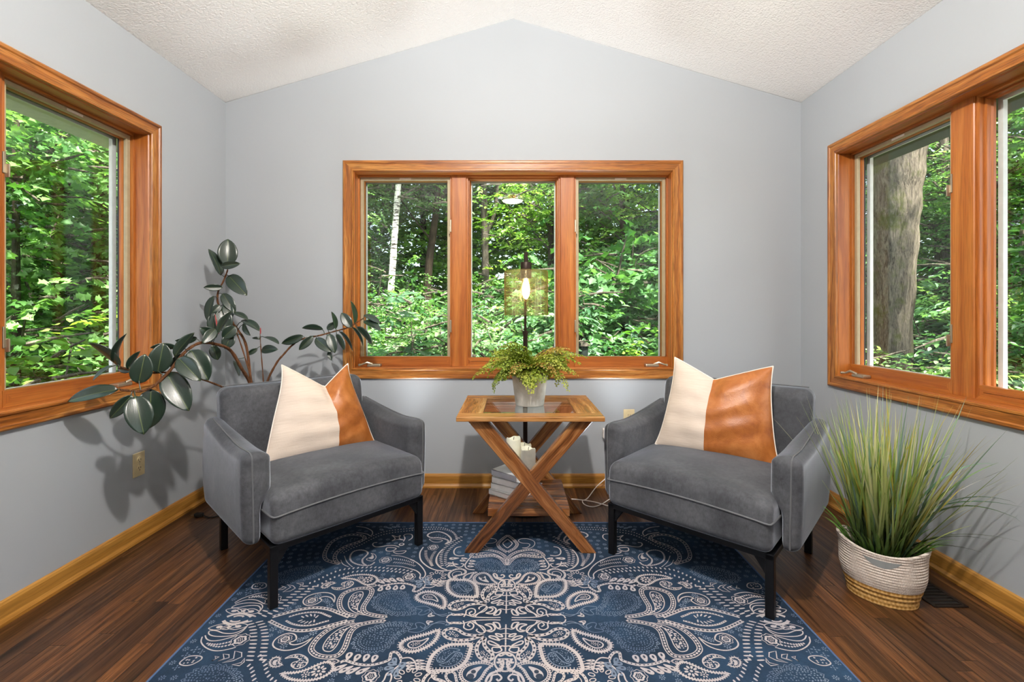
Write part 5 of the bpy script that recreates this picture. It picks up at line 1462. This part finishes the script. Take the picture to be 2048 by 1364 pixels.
def kind_of(key):
    if key in KINDS_: return KINDS_[key]
    spec = {
        'oval_shrub': (21, 'shrub', 1.7, .95, 520, .34, 13, (.040, .070), OVAL, G2),
        'round_shrub': (22, 'shrub', 1.8, .95, 600, .30, 15, (.028, .048), ROUND, G1),
        'maple_shrub': (23, 'shrub', 1.9, 1.0, 520, .38, 11, (.055, .100), MAPLE, G3),
        'ash_shrub': (24, 'shrub', 1.5, .9, 400, .36, 14, (.055, .090), SLIM, G5),
        'bright_shrub': (25, 'shrub', 1.3, .8, 230, .34, 13, (.055, .09), OVAL, G4),
        'oval_tree': (31, 'tree', 4.6, 1.6, 1500, .48, 15, (.045, .080), OVAL, G1),
        'round_tree': (32, 'tree', 4.6, 1.6, 1600, .44, 17, (.036, .062), ROUND, G2),
        'maple_tree': (33, 'tree', 4.6, 1.6, 1150, .50, 13, (.060, .110), MAPLE, G1),
        'sun_tree': (34, 'tree', 5.0, 1.9, 1400, .50, 15, (.05, .09), OVAL, G4)}[key]
    sd, kd, h, rad, ntw, L, nl, size, tm, cols = spec
    KINDS_[key] = plant_meshes(key, sd, kd, h, rad, ntw, L, nl, size, tm, cols, .12)
    return KINDS_[key]
STEM_CACHE = {}
def put_shrub(key, label, x, y, sc=1.0, rz=0.0, z=GZ, group=None, szs=1.0):
    sb, me = kind_of(key)
    t = empty('shrub', label, 'shrub', (x, y, z), rz, group); t.scale = (sc, sc, sc * szs)
    if key not in STEM_CACHE:
        o = sb.build('stems', M['bark'], t, smooth=True); STEM_CACHE[key] = o
    else:
        o = STEM_CACHE[key].copy(); COL.objects.link(o); o.parent = t
    o['kind'] = 'stuff'
    obj('foliage', me, t)['kind'] = 'stuff'
    return t
def put_tree(key, label, x, y, trunk, r0, r1, bark, cz=.4, sc=1.0, rz=0.0, group=None, name='tree', forks=()):
    "trunk: list of world points; the crown sits at height cz above the ground"
    t = empty(name, label, 'tree', (x, y, GZ), 0, group); O = Vector((x, y, GZ))
    P = catmull(trunk, 6); n = len(P)
    b = MB(); b.tube([p - O for p in P], [r0 + (r1 - r0) * i / (n - 1) + r0 * .05 * math.sin(i * 1.7) for i in range(n)], 16)
    for f in forks: 
        Q = catmull(f[0], 5); b.tube([p - O for p in Q], [f[1] + (f[2] - f[1]) * i / (len(Q) - 1) for i in range(len(Q))], 8)
    b.build('trunk', bark, t, smooth=True)
    if key:
        sb, me = kind_of(key)
        if key not in STEM_CACHE:
            o = sb.build('limbs', M['bark'], t, smooth=True); STEM_CACHE[key] = o
        else:
            o = STEM_CACHE[key].copy(); COL.objects.link(o); o.parent = t
        o['kind'] = 'stuff'; o.name = 'limbs'; o.location = (0, 0, cz); o.scale = (sc,) * 3; o.rotation_euler = (0, 0, rz)
        f = obj('foliage', me, t, (0, 0, cz)); f.scale = (sc,) * 3; f.rotation_euler = (0, 0, rz); f['kind'] = 'stuff'
    return t
def straight(x, y, h=5.5, lean=(0, 0)): return [Vector((x, y, GZ)), Vector((x + lean[0] * .4, y + lean[1] * .4, GZ + h * .5)), Vector((x + lean[0], y + lean[1], GZ + h))]
# behind the gable window: low shrubs
put_shrub('ash_shrub', 'low leafy shrub at the bottom right of the left pane, gable window', -1.05, 4.75, 1.3, .4)
put_shrub('oval_shrub', 'low pale leafy shrub at the bottom left of the left pane, gable window', -1.75, 4.75, 1.02, 1.9)
put_shrub('oval_shrub', 'low pale green shrub at the bottom left of the middle pane', -.42, 4.75, 1.12, 3.1)
put_shrub('ash_shrub', 'low pale green shrub behind the floor lamp pole', .42, 4.85, 1.28, 2.1)
put_shrub('maple_shrub', 'low shrub with lobed leaves at the bottom of the right pane, gable window', 1.15, 4.9, .92, 1.0)
put_shrub('bright_shrub', 'low bright shrub at the bottom right corner of the right pane', 1.8, 4.7, 1.28, .2)
# taller shrubs
put_shrub('round_shrub', 'tall round leaved shrub filling the middle of the left pane', -2.05, 6.3, 1.28, .7)
put_shrub('round_shrub', 'tall round leaved shrub right of the birch in the left pane', -1.05, 6.9, 1.18, 2.2)
put_shrub('oval_shrub', 'tall shrub left of the floor lamp in the middle pane', -.42, 6.2, 1.10, .5)
put_shrub('oval_shrub', 'tall shrub behind the lamp shade in the middle pane', .42, 6.5, 1.30, 4.0)
put_shrub('maple_shrub', 'tall shrub with lobed leaves filling the right pane', 1.32, 5.9, 1.45, 2.7)
put_shrub('maple_shrub', 'tall lobed leaved shrub at the right edge of the right pane', 2.25, 6.3, 1.55, 4.4)
put_shrub('maple_shrub', 'lobed leaved shrub at the left edge of the right pane', .95, 6.9, 1.4, .9)
# trees behind the gable window
TG = 'trees in the woods behind the gable window'
put_tree('round_tree', 'white barked birch tree behind the left pane', -2.05, 8.0, [at(768, 780, 8), at(783, 562, 8), at(790, 460, 8), at(797, 366, 8), at(806, 230, 8), at(812, 100, 8)], .060, .046, M['birch'], 3.4, 1.0, .3, name='birch_tree')
put_tree('round_tree', 'round leaved tree at the left edge of the left pane', -3.35, 8.4, straight(-3.35, 8.4), .05, .02, M['darkbark'], .3, 1.0, 1.4)
put_tree('oval_tree', 'dark forked tree at the right edge of the left pane', -1.25, 8.8, [at(850, 800, 8.8), at(856, 560, 8.8), at(866, 470, 8.8), at(874, 400, 8.8), at(884, 250, 8.8)], .085, .05, M['darkbark'], 3.4, 1.0, 2.0,
         forks=(([at(872, 420, 8.8), at(885, 395, 8.7), at(902, 366, 8.6)], .05, .03), ([at(862, 480, 8.8), at(830, 440, 8.7), at(800, 396, 8.6)], .02, .008)))
put_tree('oval_tree', 'grey trunked forked tree at the top left of the middle pane', -.5, 9.2, [at(972, 800, 9.2), at(971, 600, 9.2), at(970, 480, 9.2), at(967, 365, 9.2), at(966, 200, 9.2)], .078, .060, M['bark'], 4.4, .85, .8,
         forks=(([at(971, 470, 9.2), at(985, 440, 9.2), at(993, 400, 9.2), at(996, 330, 9.2)], .04, .03),))
put_tree('sun_tree', 'sunlit bright green tree at the top right of the middle pane', .75, 9.0, straight(.75, 9.0), .08, .04, M['darkbark'], .9, 1.0, 3.0)
put_tree('maple_tree', 'sunlit lobed leaved tree at the top of the right pane', 1.95, 8.2, straight(1.95, 8.2), .07, .03, M['darkbark'], .8, 1.0, .6)
put_tree('sun_tree', 'bright tree beyond the right edge of the right pane', 3.3, 8.8, straight(3.3, 8.8), .08, .04, M['darkbark'], .4, 1.0, 1.1)
put_tree('sun_tree', 'bright yellow green tree far behind the left pane', -2.1, 11.0, straight(-2.1, 11.0), .10, .05, M['darkbark'], .5, 1.1, 5.0)
# outside the left window
put_shrub('bright_shrub', 'bright young shrub at the bottom of the left wall window', -3.05, 2.95, 1.22, 2.0)
put_shrub('oval_shrub', 'low shrub behind the rubber plant tip in the left wall window', -3.35, 3.85, .95, 1.2)
put_tree('maple_tree', 'leafy maple sapling close outside the left wall window', -4.0, 3.75, straight(-4.0, 3.75, 4.6), .035, .015, M['darkbark'], .35, .80, 2.2)
put_tree('maple_tree', 'maple tree with layered branches deeper in the left wall window', -5.0, 5.2, straight(-5.0, 5.2), .06, .03, M['darkbark'], .2, 1.0, .3)
put_tree('oval_tree', 'dark trunked tree at the right side of the left wall window', -5.55, 6.4, [at(221, 830, 6.4), at(222, 620, 6.4), at(219, 420, 6.4), at(212, 280, 6.4), at(208, 120, 6.4)], .13, .10, M['darkbark'], 1.6, 1.0, 4.0)
put_tree('oval_tree', 'leafy tree at the far left of the left wall window', -5.6, 4.2, straight(-5.6, 4.2), .08, .04, M['darkbark'], .1, 1.0, 1.0)
put_tree('round_tree', 'round leaved tree beyond the maples of the left wall window', -7.0, 6.2, straight(-7.0, 6.2), .08, .04, M['darkbark'], .3, 1.1, 1.0)
# outside the right window
big = [at(1786, 860, 4.9), at(1777, 700, 4.9), at(1784, 520, 4.85), at(1790, 400, 4.8), at(1800, 290, 4.75), at(1812, 150, 4.7), at(1822, 0, 4.65)]
put_tree('oval_tree', 'big mossy grey trunk in the right wall window', 4.02, 4.9, [Vector((big[0].x, big[0].y, GZ))] + big, .175, .245, M['mossbark'], 4.2, 1.0, .0, name='old_tree')
put_shrub('oval_shrub', 'low broad leaved shrub at the foot of the mossy trunk', 3.35, 3.75, .90, .9)
put_shrub('ash_shrub', 'shrub with long leaflets right of the mossy trunk', 4.35, 4.45, 1.0, 2.9)
put_shrub('oval_shrub', 'leafy shrub low in the second pane of the right wall window', 3.35, 2.95, .92, 4.0)
put_shrub('ash_shrub', 'tall shrub behind the shrubs right of the mossy trunk', 5.3, 5.4, 1.6, .3)
put_tree('oval_tree', 'shaded tree behind the mossy trunk', 6.1, 6.6, straight(6.1, 6.6), .10, .06, M['bark'], .4, 1.0, 2.4)
put_tree('round_tree', 'tree seen through the second pane of the right wall window', 6.2, 5.5, straight(6.2, 5.5), .07, .04, M['bark'], .3, 1.0, .4,
         forks=(([Vector((4.6, 4.1, .9)), Vector((4.55, 4.15, 1.7)), Vector((4.75, 4.2, 2.2)), Vector((5.2, 4.3, 2.7)), Vector((6.2, 5.5, 3.2))], .02, .03),))
put_tree('maple_tree', 'maple tree far right outside the right wall window', 5.0, 3.2, straight(5.0, 3.2), .06, .03, M['bark'], .5, .8, 3.3)
# low undergrowth and the far wall of leaves: nobody could count these
rng = np.random.default_rng(77)
def ring(n, f): return [f() for _ in range(n)]
st, ds = [], []
while len(st) < 2600:
    x, y = rng.uniform(-9, 9), rng.uniform(1.0, 11)
    if abs(x) < 2.75 and y < 4.0: continue
    st.append((x, y, GZ + rng.uniform(.05, .55) * (1 if rng.random() < .8 else 1.7))); ds.append((rng.normal(), rng.normal(), .25))
o = obj('undergrowth', leaves_mesh('undergrowth', *[a for a in (lambda r: (r[0], r[1], r[2], r[3]))(cloud(78, st, ds, .3, 9, (.05, .10), G3))], OVAL, cloud(78, st, ds, .3, 9, (.05, .10), G3)[4], M['foliage']))
tag(o, 'low green undergrowth covering the ground outside', 'undergrowth', None, 'stuff')
st, ds = [], []
while len(st) < 30000:
    a = rng.uniform(-1.25, 1.25); r = rng.uniform(9.8, 13.5)
    x, y = r * math.sin(a), r * math.cos(a)
    z = GZ + 9.0 * rng.random() ** 1.35
    st.append((x, y, z)); ds.append((rng.normal(), rng.normal(), .1))
cl = cloud(79, st, ds, .8, 12, (.11, .20), ('#3d7226', '#9ccb52'))
o = obj('distant_foliage', leaves_mesh('distant_foliage', cl[0], cl[1], cl[2], cl[3], OVAL, cl[4], M['foliage']))
tag(o, 'distant green woodland foliage closing the view', 'foliage', None, 'stuff')
# bird feeder on a pole
t = empty('bird_feeder', 'small bird feeder with a pale roof at the lower left of the right pane', 'bird feeder', (.63, 4.1, GZ))
b = MB(); b.tube([(0, 0, 0), (0, 0, 1.31)], .008, 8); b.build('pole', M['feeder'], t)
b = MB(); b.lathe([(.042, 1.31), (.042, 1.41), (.04, 1.415)], 16); b.build('seed_tube', M['feeder'], t, smooth=True)
b = MB(); b.lathe([(.062, 1.41), (.058, 1.42), (.02, 1.445), (0, 1.45)], 20); b.build('roof', M['feederroof'], t, smooth=True)
# ------------------------------------------------------------------ sky, sun
W = bpy.data.worlds.new('sky'); SC.world = W; W.use_nodes = True
nt = W.node_tree; nt.nodes.clear()
sky = nt.nodes.new('ShaderNodeTexSky'); sky.sky_type = 'NISHITA'; sky.sun_disc = False; sky.sun_elevation = math.radians(52); sky.sun_rotation = math.radians(150); sky.dust_density = 3.0; sky.air_density = 1.0
mx = nt.nodes.new('ShaderNodeMix'); mx.data_type = 'RGBA'; mx.inputs[0].default_value = .55; mx.inputs[7].default_value = (.30, .31, .33, 1)
sc_ = nt.nodes.new('ShaderNodeVectorMath'); sc_.operation = 'SCALE'; sc_.inputs[3].default_value = .12
nt.links.new(sky.outputs[0], sc_.inputs[0]); nt.links.new(sc_.outputs[0], mx.inputs[6])
bg = nt.nodes.new('ShaderNodeBackground'); bg.inputs[1].default_value = SKY
wo = nt.nodes.new('ShaderNodeOutputWorld'); nt.links.new(mx.outputs[2], bg.inputs[0]); nt.links.new(bg.outputs[0], wo.inputs[0])
L = bpy.data.lights.new('sun', 'SUN'); L.energy = SUN; L.angle = math.radians(4); L.color = (1, .95, .86)
o = bpy.data.objects.new('sun', L); COL.objects.link(o)
o.rotation_euler = Vector((-.45, .55, -1.15)).to_track_quat('-Z', 'Y').to_euler()
# ------------------------------------------------------------------ camera and view
cam = bpy.data.cameras.new('camera'); co = bpy.data.objects.new('camera', cam); COL.objects.link(co)
co.location = (0, 0, H); co.rotation_euler = (PI / 2, 0, 0)
cam.sensor_width = 36; cam.lens = F / 2048 * 36; cam.shift_y = -60 / 2048; cam.clip_start = .02
SC.camera = co
vs = SC.view_settings; vs.view_transform = 'Standard'; vs.look = 'None'; vs.gamma = 1; vs.use_curve_mapping = False; vs.exposure = EXPO
SC.cycles.max_bounces = 8; SC.cycles.diffuse_bounces = 4; SC.cycles.glossy_bounces = 4; SC.cycles.transparent_max_bounces = 16; SC.cycles.transmission_bounces = 6
SC.cycles.sample_clamp_indirect = 6; SC.cycles.use_denoising = True; SC.cycles.adaptive_threshold = .02
